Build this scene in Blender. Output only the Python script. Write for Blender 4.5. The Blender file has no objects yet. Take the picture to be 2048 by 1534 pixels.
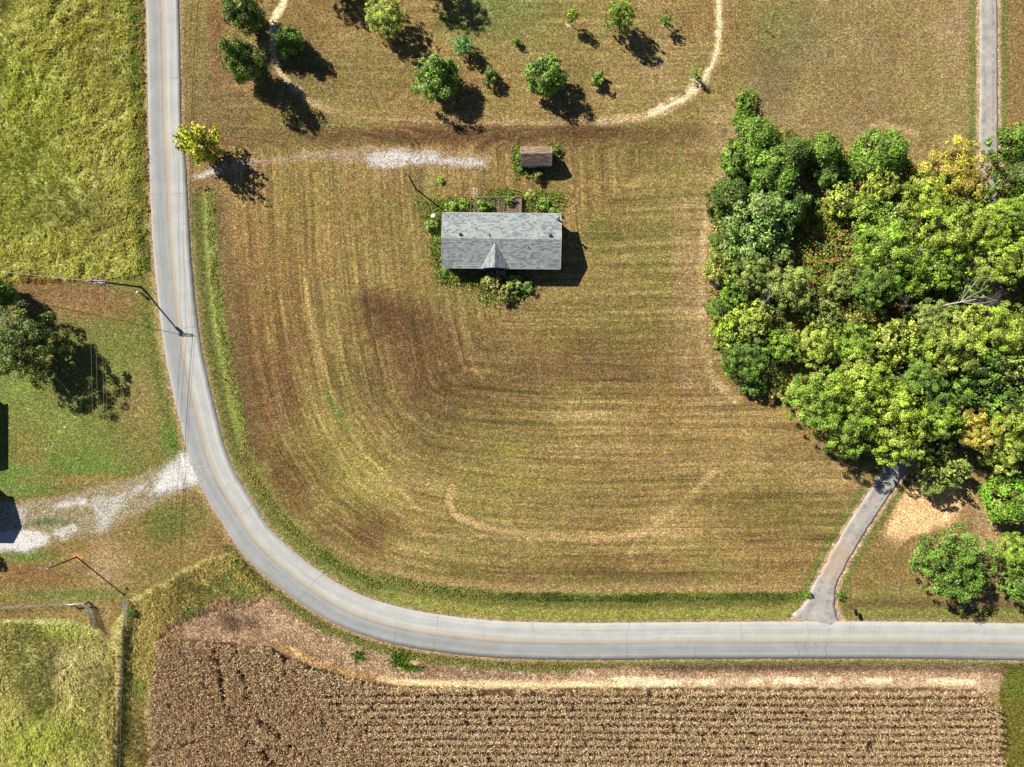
import bpy, math, random
import numpy as np
from mathutils import Vector, Euler

# ------------------------------------------------------------------ camera, sky, sun, exposure
S = 0.085            # metres of ground per photo pixel (2048 wide)
H = 120.0            # drone height
scn = bpy.context.scene
COL = scn.collection

cam = bpy.data.cameras.new('camera')
cam.sensor_width = 36.0
cam.lens = 36.0 * H / (2048 * S)
cam.clip_start = 1.0
cam.clip_end = 6000.0
camo = bpy.data.objects.new('camera', cam)
camo.location = (0, 0, H)
COL.objects.link(camo)
scn.camera = camo

SUN_EL = math.radians(36.5)
SHX, SHY = 0.78, -0.6258                      # direction the shadows run on the ground
world = bpy.data.worlds.new('World')
scn.world = world
world.use_nodes = True
wn = world.node_tree
wn.nodes.clear()
sky = wn.nodes.new('ShaderNodeTexSky')
sky.sky_type = 'NISHITA'
sky.sun_disc = False
sky.sun_elevation = SUN_EL
sky.air_density = 0.6
sky.dust_density = 0.1
sky.sun_rotation = math.atan2(-SHX, -SHY)
bg = wn.nodes.new('ShaderNodeBackground')
bg.inputs['Strength'].default_value = 0.05
wo = wn.nodes.new('ShaderNodeOutputWorld')
wn.links.new(sky.outputs[0], bg.inputs[0])
wn.links.new(bg.outputs[0], wo.inputs[0])

sl = bpy.data.lights.new('sun', 'SUN')
sl.energy = 5.0
sl.angle = math.radians(0.5)
sl.color = (1.0, 0.94, 0.82)
slo = bpy.data.objects.new('sun', sl)
dv = Vector((SHX * math.cos(SUN_EL), SHY * math.cos(SUN_EL), -math.sin(SUN_EL)))
slo.rotation_euler = dv.to_track_quat('-Z', 'Y').to_euler()
slo.location = (-60, 50, 90)
COL.objects.link(slo)

scn.view_settings.view_transform = 'Standard'
scn.view_settings.look = 'None'
scn.view_settings.exposure = 1.05
scn.view_settings.gamma = 1.0
scn.view_settings.use_curve_mapping = False
scn.cycles.max_bounces = 5
scn.cycles.diffuse_bounces = 2
scn.cycles.transparent_max_bounces = 4

K = 0.52             # albedo that reads as a given brightness in this light

# ------------------------------------------------------------------ helpers
def P(u, v, h=0.0):
    k = S * (H - h) / H
    return Vector(((u - 1024) * k, (767 - v) * k, h))

def G(u, v, z=0.0):
    return Vector(((u - 1024) * S, (767 - v) * S, z))

def lin(c, k=K):
    c = np.asarray(c, float) / 255.0
    return np.where(c <= 0.04045, c / 12.92, ((c + 0.055) / 1.055) ** 2.4) * k

def tag(o, label=None, cat=None, group=None, kind=None):
    if label: o['label'] = label
    if cat: o['category'] = cat
    if group: o['group'] = group
    if kind: o['kind'] = kind
    return o

def empty(name, loc, rz=0.0):
    o = bpy.data.objects.new(name, None)
    o.location = loc
    o.rotation_euler = (0, 0, rz)
    o.empty_display_size = 0.3
    COL.objects.link(o)
    return o

def link(name, me, parent=None, mat=None):
    o = bpy.data.objects.new(name, me)
    COL.objects.link(o)
    if parent is not None: o.parent = parent
    if mat is not None and not me.materials: me.materials.append(mat)
    return o

def np_mesh(name, verts, faces, smooth=False):
    """faces: (n,k) int array, all of k corners"""
    verts = np.asarray(verts, np.float32); faces = np.asarray(faces, np.int32)
    me = bpy.data.meshes.new(name)
    me.vertices.add(len(verts)); me.vertices.foreach_set('co', verts.ravel())
    n, k = faces.shape
    me.loops.add(n * k); me.loops.foreach_set('vertex_index', faces.ravel())
    me.polygons.add(n)
    me.polygons.foreach_set('loop_start', np.arange(0, n * k, k, dtype=np.int32))
    if smooth: me.polygons.foreach_set('use_smooth', np.ones(n, bool))
    me.update(calc_edges=True)
    return me

def face_float(me, name, vals):
    a = me.attributes.new(name, 'FLOAT', 'FACE'); a.data.foreach_set('value', np.asarray(vals, np.float32))

def face_col(me, name, vals):
    v = np.ones((len(vals), 4), np.float32); v[:, :3] = vals
    a = me.attributes.new(name, 'FLOAT_COLOR', 'FACE'); a.data.foreach_set('color', v.ravel())

def pt_float(me, name, vals):
    a = me.attributes.new(name, 'FLOAT', 'POINT'); a.data.foreach_set('value', np.asarray(vals, np.float32))

def pt_col(me, name, vals):
    v = np.ones((len(vals), 4), np.float32); v[:, :3] = vals
    a = me.attributes.new(name, 'FLOAT_COLOR', 'POINT'); a.data.foreach_set('color', v.ravel())

class MB:
    """collects boxes, tubes and polygons into ONE mesh"""
    def __init__(s): s.v = []; s.f = []; s.r = []
    def add(s, vs, fs, r=None):
        b = len(s.v); s.v += [tuple(x) for x in vs]; s.f += [tuple(i + b for i in f) for f in fs]
        s.r += [0.5 if r is None else r] * len(fs); return s
    def box(s, c, d, rz=0.0, r=None, taper=1.0, tilt=None):
        hx, hy, hz = d[0] / 2, d[1] / 2, d[2] / 2
        e = Euler((tilt[0], tilt[1], rz)) if tilt else Euler((0, 0, rz))
        m = e.to_matrix(); vs = []
        for z, t in ((-hz, 1), (hz, taper)):
            for x, y in ((-hx, -hy), (hx, -hy), (hx, hy), (-hx, hy)):
                vs.append(m @ Vector((x * t, y * t, z)) + Vector(c))
        return s.add(vs, [(3, 2, 1, 0), (4, 5, 6, 7), (0, 1, 5, 4), (1, 2, 6, 5), (2, 3, 7, 6), (3, 0, 4, 7)], r)
    def beam(s, a, b, w, h, r=None):
        a = Vector(a); b = Vector(b); d = (b - a); n = d.normalized()
        up = Vector((0, 0, 1)) if abs(n.z) < .95 else Vector((0, 1, 0))
        x = n.cross(up).normalized() * w / 2; y = x.cross(n).normalized() * h / 2
        vs = [a - x - y, a + x - y, a + x + y, a - x + y, b - x - y, b + x - y, b + x + y, b - x + y]
        return s.add(vs, [(3, 2, 1, 0), (4, 5, 6, 7), (0, 1, 5, 4), (1, 2, 6, 5), (2, 3, 7, 6), (3, 0, 4, 7)], r)
    def tube(s, pts, rad, n=8, cap=True, r=None):
        pts = [Vector(p) for p in pts]
        if not hasattr(rad, '__len__'): rad = [rad] * len(pts)
        vs = []; fs = []; prev = None
        for i, p in enumerate(pts):
            d = (pts[min(i + 1, len(pts) - 1)] - pts[max(i - 1, 0)])
            d = d.normalized() if d.length > 1e-9 else Vector((0, 0, 1))
            if prev is None:
                ref = Vector((1, 0, 0)) if abs(d.x) < .8 else Vector((0, 1, 0))
                x = d.cross(ref).normalized()
            else:
                x = (prev - d * prev.dot(d)).normalized()
            prev = x; y = d.cross(x)
            for k in range(n):
                a = 2 * math.pi * k / n
                vs.append(p + (x * math.cos(a) + y * math.sin(a)) * rad[i])
        for i in range(len(pts) - 1):
            for k in range(n):
                k2 = (k + 1) % n
                fs.append((i * n + k, i * n + k2, (i + 1) * n + k2, (i + 1) * n + k))
        if cap:
            fs.append(tuple(range(n))[::-1]); fs.append(tuple((len(pts) - 1) * n + k for k in range(n)))
        return s.add(vs, fs, r)
    def mesh(s, name, smooth=False):
        me = bpy.data.meshes.new(name)
        me.from_pydata(s.v, [], s.f)
        me.update()
        face_float(me, 'rnd', s.r)
        if smooth:
            me.polygons.foreach_set('use_smooth', np.ones(len(me.polygons), bool))
        return me
    def build(s, name, mat, parent=None, smooth=False):
        return link(name, s.mesh(name, smooth), parent, mat)

# ---- numpy noise
_rng0 = np.random.default_rng(7)
_lat = _rng0.random((512, 512))
def vnoise(x, y):
    xi = np.floor(x).astype(int); yi = np.floor(y).astype(int)
    fx = x - xi; fy = y - yi
    fx = fx * fx * (3 - 2 * fx); fy = fy * fy * (3 - 2 * fy)
    a = _lat[xi & 511, yi & 511]; b = _lat[(xi + 1) & 511, yi & 511]
    c = _lat[xi & 511, (yi + 1) & 511]; d = _lat[(xi + 1) & 511, (yi + 1) & 511]
    return (a * (1 - fx) + b * fx) * (1 - fy) + (c * (1 - fx) + d * fx) * fy
def fbm(x, y, o=4, seed=0):
    s = 0; a = .5; t = 0
    for i in range(o):
        s = s + a * vnoise(x + 37.7 * seed + 11 * i, y - 51.3 * seed + 7 * i); t += a
        x = x * 2.03; y = y * 2.03; a *= .5
    return s / t
def sstep(a, b, x):
    t = np.clip((x - a) / (b - a), 0, 1); return t * t * (3 - 2 * t)

def catmull(pts, n=10):
    pts = np.asarray(pts, float); out = []
    for i in range(len(pts) - 1):
        p0 = pts[max(i - 1, 0)]; p1 = pts[i]; p2 = pts[i + 1]; p3 = pts[min(i + 2, len(pts) - 1)]
        for k in range(n):
            t = k / n
            out.append(0.5 * ((2 * p1) + (-p0 + p2) * t + (2 * p0 - 5 * p1 + 4 * p2 - p3) * t * t + (-p0 + 3 * p1 - 3 * p2 + p3) * t ** 3))
    out.append(pts[-1]); return np.array(out)

def poly_dist(x, y, pts):
    """distance to a polyline, signed by side (+ = right of travel), and arc position"""
    best = np.full(x.shape, 1e9); sg = np.zeros(x.shape); arc = np.zeros(x.shape); L = 0
    for i in range(len(pts) - 1):
        ax, ay = pts[i][:2]; bx, by = pts[i + 1][:2]
        dx, dy = bx - ax, by - ay; l2 = dx * dx + dy * dy
        if l2 < 1e-12: continue
        t = np.clip(((x - ax) * dx + (y - ay) * dy) / l2, 0, 1)
        d = np.hypot(x - ax - t * dx, y - ay - t * dy)
        m = d < best
        best = np.where(m, d, best)
        sg = np.where(m, np.sign(dx * (y - ay) - dy * (x - ax)), sg)
        arc = np.where(m, L + t * math.sqrt(l2), arc)
        L += math.sqrt(l2)
    return best, sg, arc

def poly_sd(x, y, pts):
    """signed distance to a closed polygon, + inside"""
    pts = list(pts); best = np.full(x.shape, 1e9); ins = np.zeros(x.shape, bool)
    for i in range(len(pts)):
        ax, ay = pts[i]; bx, by = pts[(i + 1) % len(pts)]
        dx, dy = bx - ax, by - ay
        t = np.clip(((x - ax) * dx + (y - ay) * dy) / (dx * dx + dy * dy + 1e-12), 0, 1)
        best = np.minimum(best, np.hypot(x - ax - t * dx, y - ay - t * dy))
        c = ((ay > y) != (by > y)) & (x < (bx - ax) * (y - ay) / (by - ay + 1e-12) + ax)
        ins ^= c
    return np.where(ins, best, -best)

# ------------------------------------------------------------------ material helpers
class NT:
    def __init__(s, name):
        s.m = bpy.data.materials.new(name); s.m.use_nodes = True
        s.t = s.m.node_tree; s.t.nodes.clear()
        s.out = s.n('ShaderNodeOutputMaterial')
    def n(s, typ, **kw):
        nd = s.t.nodes.new(typ)
        for k, v in kw.items(): setattr(nd, k, v)
        return nd
    def set(s, sock, v):
        if hasattr(v, 'is_output') or isinstance(v, bpy.types.NodeSocket): s.t.links.new(v, sock)
        elif v is not None:
            if sock.type == 'RGBA' and len(v) == 3: v = (*v, 1)
            sock.default_value = v
    def math(s, op, a, b=None, c=None, clamp=False):
        nd = s.n('ShaderNodeMath', operation=op, use_clamp=clamp)
        s.set(nd.inputs[0], a)
        if b is not None: s.set(nd.inputs[1], b)
        if c is not None: s.set(nd.inputs[2], c)
        return nd.outputs[0]
    def mix(s, f, a, b, blend='MIX'):
        nd = s.n('ShaderNodeMix', data_type='RGBA', blend_type=blend, clamp_factor=True)
        s.set(nd.inputs[0], f); s.set(nd.inputs[6], a); s.set(nd.inputs[7], b)
        return nd.outputs[2]
    def noise(s, vec, scale, detail=3, rough=.55, dist=0.0, d4=False):
        nd = s.n('ShaderNodeTexNoise')
        s.set(nd.inputs['Vector'], vec)
        nd.inputs['Scale'].default_value = scale; nd.inputs['Detail'].default_value = detail
        nd.inputs['Roughness'].default_value = rough; nd.inputs['Distortion'].default_value = dist
        return nd.outputs[0]
    def remap(s, x, a, b, c=0.0, d=1.0, smooth=False):
        nd = s.n('ShaderNodeMapRange', clamp=True)
        if smooth: nd.interpolation_type = 'SMOOTHSTEP'
        s.set(nd.inputs[0], x)
        for i, v in enumerate((a, b, c, d)): s.set(nd.inputs[i + 1], v)
        return nd.outputs[0]
    def attr(s, name, out='Fac'):
        nd = s.n('ShaderNodeAttribute', attribute_name=name); return nd.outputs[out]
    def pos(s): return s.n('ShaderNodeNewGeometry').outputs['Position']
    def obj(s): return s.n('ShaderNodeTexCoord').outputs['Object']
    def vmul(s, vec, k):
        nd = s.n('ShaderNodeVectorMath', operation='MULTIPLY'); s.set(nd.inputs[0], vec); s.set(nd.inputs[1], k); return nd.outputs[0]
    def scale(s, col, f):
        nd = s.n('ShaderNodeVectorMath', operation='SCALE'); s.set(nd.inputs[0], col); s.set(nd.inputs['Scale'], f); return nd.outputs[0]
    def bump(s, h, strength=.5, dist=.05):
        nd = s.n('ShaderNodeBump'); nd.inputs['Strength'].default_value = strength; nd.inputs['Distance'].default_value = dist
        s.set(nd.inputs['Height'], h); return nd.outputs[0]
    def bsdf(s, col, rough=.9, normal=None, metal=0.0, spec=.2):
        b = s.n('ShaderNodeBsdfPrincipled')
        s.set(b.inputs['Base Color'], col); s.set(b.inputs['Roughness'], rough); s.set(b.inputs['Metallic'], metal)
        b.inputs['Specular IOR Level'].default_value = spec
        if normal is not None: s.set(b.inputs['Normal'], normal)
        s.t.links.new(b.outputs[0], s.out.inputs[0]); return b

def simple_mat(name, rgb, rough=.8, var=.25, scale=6.0, metal=0.0, spec=.3, k=K, bump=0.0):
    n = NT(name); c = lin(rgb, k)
    f = n.noise(n.obj(), scale, 5, .6)
    rn = n.attr('rnd')
    f2 = n.math('ADD', n.math('MULTIPLY', n.math('SUBTRACT', f, .5), var * 2.4), n.math('MULTIPLY', n.math('SUBTRACT', rn, .5), var * 1.6))
    col = n.scale(tuple(c), n.math('ADD', f2, 1.0))
    n.bsdf(col, rough, n.bump(f, bump, .02) if bump else None, metal, spec)
    return n.m

M = {}
M['bark'] = simple_mat('bark', (120, 100, 80), .95, .4, 12)
M['dead_wood'] = simple_mat('dead_wood', (205, 195, 185), .9, .3, 8)
M['pole_wood'] = simple_mat('pole_wood', (74, 66, 60), .9, .3, 5)
M['pole_rust'] = simple_mat('pole_rust', (150, 84, 48), .9, .35, 5)
M['deck_wood'] = simple_mat('deck_wood', (150, 130, 115), .95, .45, 7)
M['galv'] = simple_mat('galvanised', (190, 196, 200), .45, .2, 9, .5)
M['gate_metal'] = simple_mat('gate_metal', (150, 166, 168), .5, .2, 9, .3)
M['white'] = simple_mat('white_paint', (236, 236, 232), .5, .1, 3)
M['wire'] = simple_mat('wire_metal', (225, 200, 150), .5, .1, 3, .2)
M['cable'] = simple_mat('cable_grey', (190, 190, 190), .5, .1, 3)
M['dark'] = simple_mat('dark_metal', (45, 45, 48), .5, .2, 5)
M['black'] = simple_mat('mailbox_black', (28, 30, 36), .35, .2, 5)
M['siding'] = simple_mat('siding', (195, 200, 198), .7, .12, 2)
M['fascia'] = simple_mat('fascia', (215, 218, 216), .6, .1, 2)
M['blue'] = simple_mat('blue_paint', (40, 95, 160), .6, .15, 2)
M['concrete'] = simple_mat('concrete', (190, 184, 172), .9, .25, 5)
M['paver'] = simple_mat('paver_stone', (205, 195, 165), .9, .25, 5)
M['glass'] = simple_mat('window_glass', (40, 50, 58), .1, .1, 2, 0, .6)
M['shed_wall'] = simple_mat('shed_wall', (120, 140, 145), .8, .15, 2)
M['red_wood'] = simple_mat('red_wood', (160, 98, 74), .9, .3, 6)
M['sign_back'] = simple_mat('sign_back', (190, 190, 185), .5, .1, 3, .3)
M['sign_face'] = simple_mat('sign_face', (225, 170, 40), .5, .08, 3)
M['mulch'] = simple_mat('mulch', (222, 205, 175), .95, .4, 10)
M['stone'] = simple_mat('limestone', (225, 205, 170), .9, .3, 5)

def shingle_mat(name, c1, c2, c3):
    n = NT(name); r = n.attr('rnd')
    col = n.mix(n.remap(r, .15, .45), tuple(lin(c1)), tuple(lin(c2)))
    col = n.mix(n.remap(r, .55, .95), col, tuple(lin(c3)))
    f = n.noise(n.obj(), 14, 4, .7); f2 = n.noise(n.obj(), .7, 4, .6)
    col = n.scale(col, n.math('ADD', n.math('MULTIPLY', f, .5), n.math('MULTIPLY', f2, .2)))
    col = n.scale(col, 2.75)
    n.bsdf(col, .9, n.bump(f, .4, .01), 0, .2)
    return n.m
M['shingle_grey'] = shingle_mat('shingle_grey', (144, 153, 155), (178, 186, 187), (192, 199, 199))
M['shingle_brown'] = shingle_mat('shingle_brown', (136, 112, 96), (168, 142, 124), (188, 166, 146))

def leaf_mat():
    n = NT('foliage')
    oc = n.n('ShaderNodeObjectInfo').outputs['Color']
    r = n.attr('rnd'); r2 = n.attr('hue')
    hs = n.n('ShaderNodeHueSaturation')
    n.set(hs.inputs['Hue'], n.math('ADD', n.math('MULTIPLY', n.math('SUBTRACT', r2, .5), .06), .494))
    n.set(hs.inputs['Saturation'], n.math('ADD', n.math('MULTIPLY', r2, .25), .82))
    n.set(hs.inputs['Value'], n.math('ADD', n.math('MULTIPLY', n.math('POWER', r, 1.35), 2.0), .1))
    n.set(hs.inputs['Color'], oc)
    d = n.n('ShaderNodeBsdfPrincipled'); n.set(d.inputs['Base Color'], hs.outputs[0])
    d.inputs['Roughness'].default_value = .55; d.inputs['Specular IOR Level'].default_value = .35
    t = n.n('ShaderNodeBsdfTranslucent'); n.set(t.inputs['Color'], n.mix(.5, hs.outputs[0], (.9, 1.0, .3), 'MULTIPLY'))
    mx = n.n('ShaderNodeMixShader'); mx.inputs[0].default_value = .16
    n.t.links.new(d.outputs[0], mx.inputs[1]); n.t.links.new(t.outputs[0], mx.inputs[2])
    n.t.links.new(mx.outputs[0], n.out.inputs[0])
    return n.m
M['leaf'] = leaf_mat()

def grass_mat(name='grass_blades', trans=.2):
    n = NT(name); c = n.attr('col', 'Color')
    d = n.n('ShaderNodeBsdfDiffuse'); n.set(d.inputs['Color'], c)
    t = n.n('ShaderNodeBsdfTranslucent'); n.set(t.inputs['Color'], c)
    mx = n.n('ShaderNodeMixShader'); mx.inputs[0].default_value = trans
    n.t.links.new(d.outputs[0], mx.inputs[1]); n.t.links.new(t.outputs[0], mx.inputs[2])
    n.t.links.new(mx.outputs[0], n.out.inputs[0]); return n.m
M['grass'] = grass_mat()

# ------------------------------------------------------------------ layout in photo pixels
ROAD = catmull([(316, -260), (320, -130), (325, 0), (328, 130), (330.5, 260), (336, 342), (344, 500), (359, 650), (375, 745), (398, 842), (414, 905),
                (437, 962), (472, 1020), (514, 1083), (590, 1152), (692, 1217), (810, 1255), (953, 1275.5), (1056, 1281), (1192, 1283),
                (1377, 1281), (1691, 1280), (1861, 1281), (2048, 1284), (2180, 1287), (2300, 1290)], 8)
def road_hw(u, v):
    return 33.0 + 4.2 * sstep(240, 350, v)
DRIVE = catmull([(1633, 1243), (1638, 1222), (1643, 1200), (1651, 1172), (1668, 1137), (1699, 1080), (1741, 1014), (1788, 945), (1840, 870), (1905, 760),
                 (1955, 620), (1974, 480), (1977, 370), (1977.5, 200), (1977, 0), (1976, -130), (1975, -260)], 6)
def drive_hw(v):
    return 19 + 8 * sstep(1150, 1200, v) + 8 * sstep(1200, 1222, v) + 16 * sstep(1218, 1243, v) - 1.5 * (1 - sstep(0, 400, v))

# ------------------------------------------------------------------ ground sheet
inner = 0.35
def axis(half, far):
    a = np.arange(-half, half + 1e-6, inner); out = list(a); st = inner; x = half
    ext = []
    while x < far:
        st *= 1.35; x += st; ext.append(x)
    return np.array([-e for e in ext[::-1]] + out + ext), len(ext)
AX, ex = axis(96.25, 2500); AY, ey = axis(73.5, 2500)
GX, GY = np.meshgrid(AX, AY)
U = GX / S + 1024; V = 767 - GY / S                        # photo pixels of every ground point
nA = fbm(GX * .9, GY * .9, 4, 1) - .5                       # metre-scale
nB = fbm(GX * .22, GY * .22, 4, 2) - .5                     # 5 m-scale
nC = fbm(GX * .06, GY * .06, 3, 3) - .5
CA = np.empty(GX.shape + (3,)); CB = np.empty_like(CA); CA[:] = lin((164, 134, 78)); CB[:] = lin((110, 88, 45))
stripe = np.ones(GX.shape) * .9; gravel = np.zeros(GX.shape); rough = np.ones(GX.shape)
def paint(m, ca, cb=None, st=None, rg=None):
    global CA, CB, stripe, rough
    m3 = m[..., None]
    CA = CA * (1 - m3) + lin(ca) * m3
    CB = CB * (1 - m3) + lin(cb if cb is not None else ca) * m3
    if st is not None: stripe = stripe * (1 - m) + st * m
    if rg is not None: rough = rough * (1 - m) + rg * m
def pull(c, k=1.3, mid=(144, 116, 60)):
    return tuple(min(255, max(0, m + (x - m) * k)) for x, m in zip(c, mid))
def blob(u, v, ru, rv, ca, cb, w=.7, rot=0):
    c, s = math.cos(math.radians(rot)), math.sin(math.radians(rot))
    a = ((U - u) * c + (V - v) * s) / ru; b = (-(U - u) * s + (V - v) * c) / rv
    d = np.sqrt(a * a + b * b) + nB * .9 + nA * .5
    paint(np.clip(1.35 - d, 0, 1) * w, ca, cb)
def zone(pts, ca, cb, f=6, warp=10, st=None, rg=None, w=1.0, fw=10):
    sd = poly_sd(U, V, pts) + nB * warp * 2 + nA * fw
    m = sstep(-f, f, sd) * w; paint(m, ca, cb, st, rg); return m
def stroke(pts, wd, ca, cb, w=.7, f=.6, br=.6, sm=True):
    p = catmull(pts, 6) if sm else pts
    d, _, _ = poly_dist(U, V, p)
    d = d + nA * wd * 1.2
    m = (1 - sstep(wd * (1 - f), wd * (1 + f), d)) * np.clip(w + nB * br * 2 + nA * br, 0, 1)
    paint(m, ca, cb); return m

rd, rside, rarc = poly_dist(U, V, ROAD)
redge = rd - road_hw(U, V)                                  # px beyond the asphalt edge
inside = -rside                                             # + on the yard side
dd, dside, darc = poly_dist(U, V, DRIVE)
dedge = dd - drive_hw(V)

# lawn: general drift of colour
paint(sstep(1430, 1520, U) * (1 - sstep(330, 420, V)), (174, 148, 98), (122, 104, 62))
paint(np.clip(nB * 2.6 + .25, 0, 1) * .6, (134, 118, 58), (108, 100, 42))
paint(np.clip(nC * 3.0 + .1, 0, 1) * .55, (150, 112, 66), (104, 76, 40))
paint(np.clip(-nC * 3.0 - .0, 0, 1) * .45, (140, 132, 66), (112, 106, 46))
LB = [ # patches of lawn: u v ru rv light dark weight
    (800, 640, 110, 60, (116, 84, 46), (84, 60, 32), .9), (880, 730, 150, 80, (122, 90, 50), (90, 66, 35), .85), (940, 800, 130, 50, (124, 94, 52), (92, 70, 38), .7), (1180, 760, 200, 50, (126, 96, 52), (94, 72, 38), .6), (500, 700, 40, 260, (124, 90, 50), (92, 66, 35), .7), (760, 610, 60, 40, (112, 82, 46), (82, 58, 32), .6),
    (700, 800, 70, 120, (120, 104, 52), (88, 80, 38), .55), (560, 760, 60, 180, (128, 92, 50), (94, 66, 34), .6), (600, 950, 80, 90, (124, 88, 46), (90, 62, 30), .7),
    (720, 1060, 90, 45, (122, 86, 48), (88, 62, 32), .75), (650, 860, 60, 120, (150, 132, 62), (118, 106, 44), .55), (730, 960, 70, 70, (156, 136, 64), (120, 108, 46), .7),
    (860, 860, 90, 70, (118, 98, 52), (88, 76, 38), .6), (1000, 850, 140, 60, (132, 108, 58), (100, 84, 42), .5), (1160, 830, 60, 40, (176, 144, 88), (136, 110, 62), .6),
    (1150, 700, 220, 70, (134, 104, 58), (98, 76, 40), .5), (1250, 640, 150, 60, (134, 116, 58), (104, 90, 42), .5), (1300, 460, 110, 80, (136, 122, 62), (108, 98, 46), .5),
    (1380, 560, 40, 200, (172, 138, 92), (132, 104, 66), .7), (1000, 620, 120, 40, (150, 126, 70), (118, 100, 50), .5), (620, 450, 140, 120, (156, 122, 66), (122, 96, 48), .6),
    (560, 560, 90, 160, (150, 116, 62), (116, 90, 44), .5), (760, 470, 90, 90, (146, 120, 66), (116, 98, 48), .5), (1250, 300, 200, 60, (128, 110, 58), (98, 84, 42), .5),
    (860, 272, 560, 22, (112, 78, 46), (82, 56, 32), .75), (1200, 262, 240, 18, (116, 84, 50), (86, 62, 34), .7), (500, 240, 130, 40, (128, 106, 54), (96, 84, 40), .6),
    (1000, 30, 120, 60, (122, 132, 66), (94, 106, 44), .7), (760, 160, 90, 60, (140, 116, 66), (108, 92, 48), .5), (1120, 70, 160, 60, (150, 128, 72), (118, 102, 52), .5),
    (1290, 110, 120, 100, (160, 134, 82), (124, 104, 60), .6), (620, 120, 60, 90, (128, 108, 58), (98, 86, 44), .5), (450, 200, 60, 120, (140, 110, 70), (108, 84, 50), .5),
    (400, 120, 40, 120, (142, 124, 72), (110, 98, 52), .6), (430, 60, 18, 120, (138, 88, 52), (104, 66, 36), .6), (1690, 110, 150, 110, (146, 124, 76), (112, 94, 54), .5), (1560, 60, 70, 80, (120, 122, 60), (94, 98, 44), .5),
    (1880, 60, 30, 25, (168, 142, 98), (140, 118, 78), .5), (1910, 60, 26, 40, (164, 136, 92), (136, 112, 72), .5), (1540, 160, 60, 70, (118, 98, 62), (90, 74, 44), .5), (1700, 260, 160, 60, (150, 124, 78), (114, 92, 54), .5), (1440, 250, 40, 60, (172, 146, 98), (134, 112, 70), .5),
    (1640, 960, 70, 60, (166, 134, 84), (126, 100, 58), .5), (1480, 900, 90, 70, (164, 134, 78), (126, 104, 56), .6), (1350, 1040, 120, 50, (176, 144, 86), (136, 110, 60), .6), (1560, 1100, 120, 60, (146, 112, 62), (110, 84, 44), .55),
    (1500, 1000, 120, 50, (146, 124, 62), (114, 98, 46), .5), (1130, 980, 180, 40, (150, 128, 66), (116, 100, 48), .55), (1200, 1140, 240, 35, (130, 98, 54), (98, 72, 38), .6), (900, 1150, 120, 30, (128, 108, 52), (96, 84, 40), .6),
    (1010, 960, 60, 20, (160, 140, 66), (122, 108, 46), .5), (1020, 900, 40, 20, (164, 146, 66), (124, 112, 46), .6), (1430, 800, 30, 40, (170, 140, 92), (132, 106, 66), .5),
    (860, 400, 40, 60, (132, 124, 62), (104, 98, 46), .6), (1190, 470, 40, 50, (130, 124, 60), (104, 98, 44), .6), (920, 590, 70, 20, (130, 122, 60), (104, 98, 46), .5)]
for b in LB: blob(*b[:4], pull(b[4]), pull(b[5]), b[6])
arcs = [([(612, 560), (628, 650), (648, 740), (690, 840), (750, 930), (840, 1020)], 4, (188, 158, 96), (150, 124, 68), .75),
        ([(560, 590), (585, 700), (620, 800), (680, 910), (770, 1010), (860, 1060)], 3, (170, 142, 84), (134, 110, 60), .55),
        ([(680, 660), (690, 740), (730, 820), (780, 880), (800, 895)], 3, (172, 144, 84), (134, 112, 60), .6),
        ([(650, 780), (680, 830), (700, 860)], 6, (96, 128, 50), (80, 108, 40), .6),
        ([(905, 975), (898, 1005), (920, 1035), (990, 1058), (1120, 1075), (1250, 1074), (1310, 1050), (1370, 1000), (1430, 940)], 6, (198, 162, 108), (160, 128, 80), .75),
        ([(830, 1068), (950, 1072), (1080, 1080)], 5, (190, 152, 104), (150, 118, 74), .6),
        ([(1290, 1060), (1270, 1090), (1260, 1110)], 5, (192, 160, 110), (150, 122, 76), .6),
        ([(1440, 330), (1416, 400), (1404, 560), (1408, 680), (1424, 750), (1470, 800)], 8, (196, 164, 116), (152, 124, 82), .75),
        ([(470, 560), (490, 760), (530, 900), (600, 1020), (700, 1110)], 5, (104, 78, 42), (80, 58, 30), .5),
        ([(1640, 290), (1700, 300), (1740, 255), (1770, 250), (1830, 270)], 6, (200, 168, 122), (160, 132, 90), .6),
        ([(760, 330), (760, 345)], 18, (180, 146, 110), (140, 108, 80), .5)]
for a in arcs: stroke(*a)
for k in range(46):                                        # loose mowing streaks that follow the bend
    rr = np.random.default_rng(500 + k)
    off = rr.uniform(90, 620); a0 = rr.uniform(.12, .75); ln = rr.uniform(.12, .35)
    i0 = int(len(ROAD) * a0); i1 = min(len(ROAD) - 2, int(len(ROAD) * (a0 + ln)))
    pts = []
    for i in range(i0, i1, 3):
        t = ROAD[i + 1] - ROAD[i]; t /= np.linalg.norm(t) + 1e-9
        pts.append((ROAD[i][0] + t[1] * off, ROAD[i][1] - t[0] * off))
    pts = [q for q in pts if 440 < q[0] < 1400 and 340 < q[1] < 1170]
    if len(pts) < 3: continue
    li = rr.random() < .55
    stroke(pts, rr.uniform(1.5, 3), (176, 148, 90) if li else (108, 84, 46), (138, 114, 64) if li else (80, 62, 32), .22, .9, .8)

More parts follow.
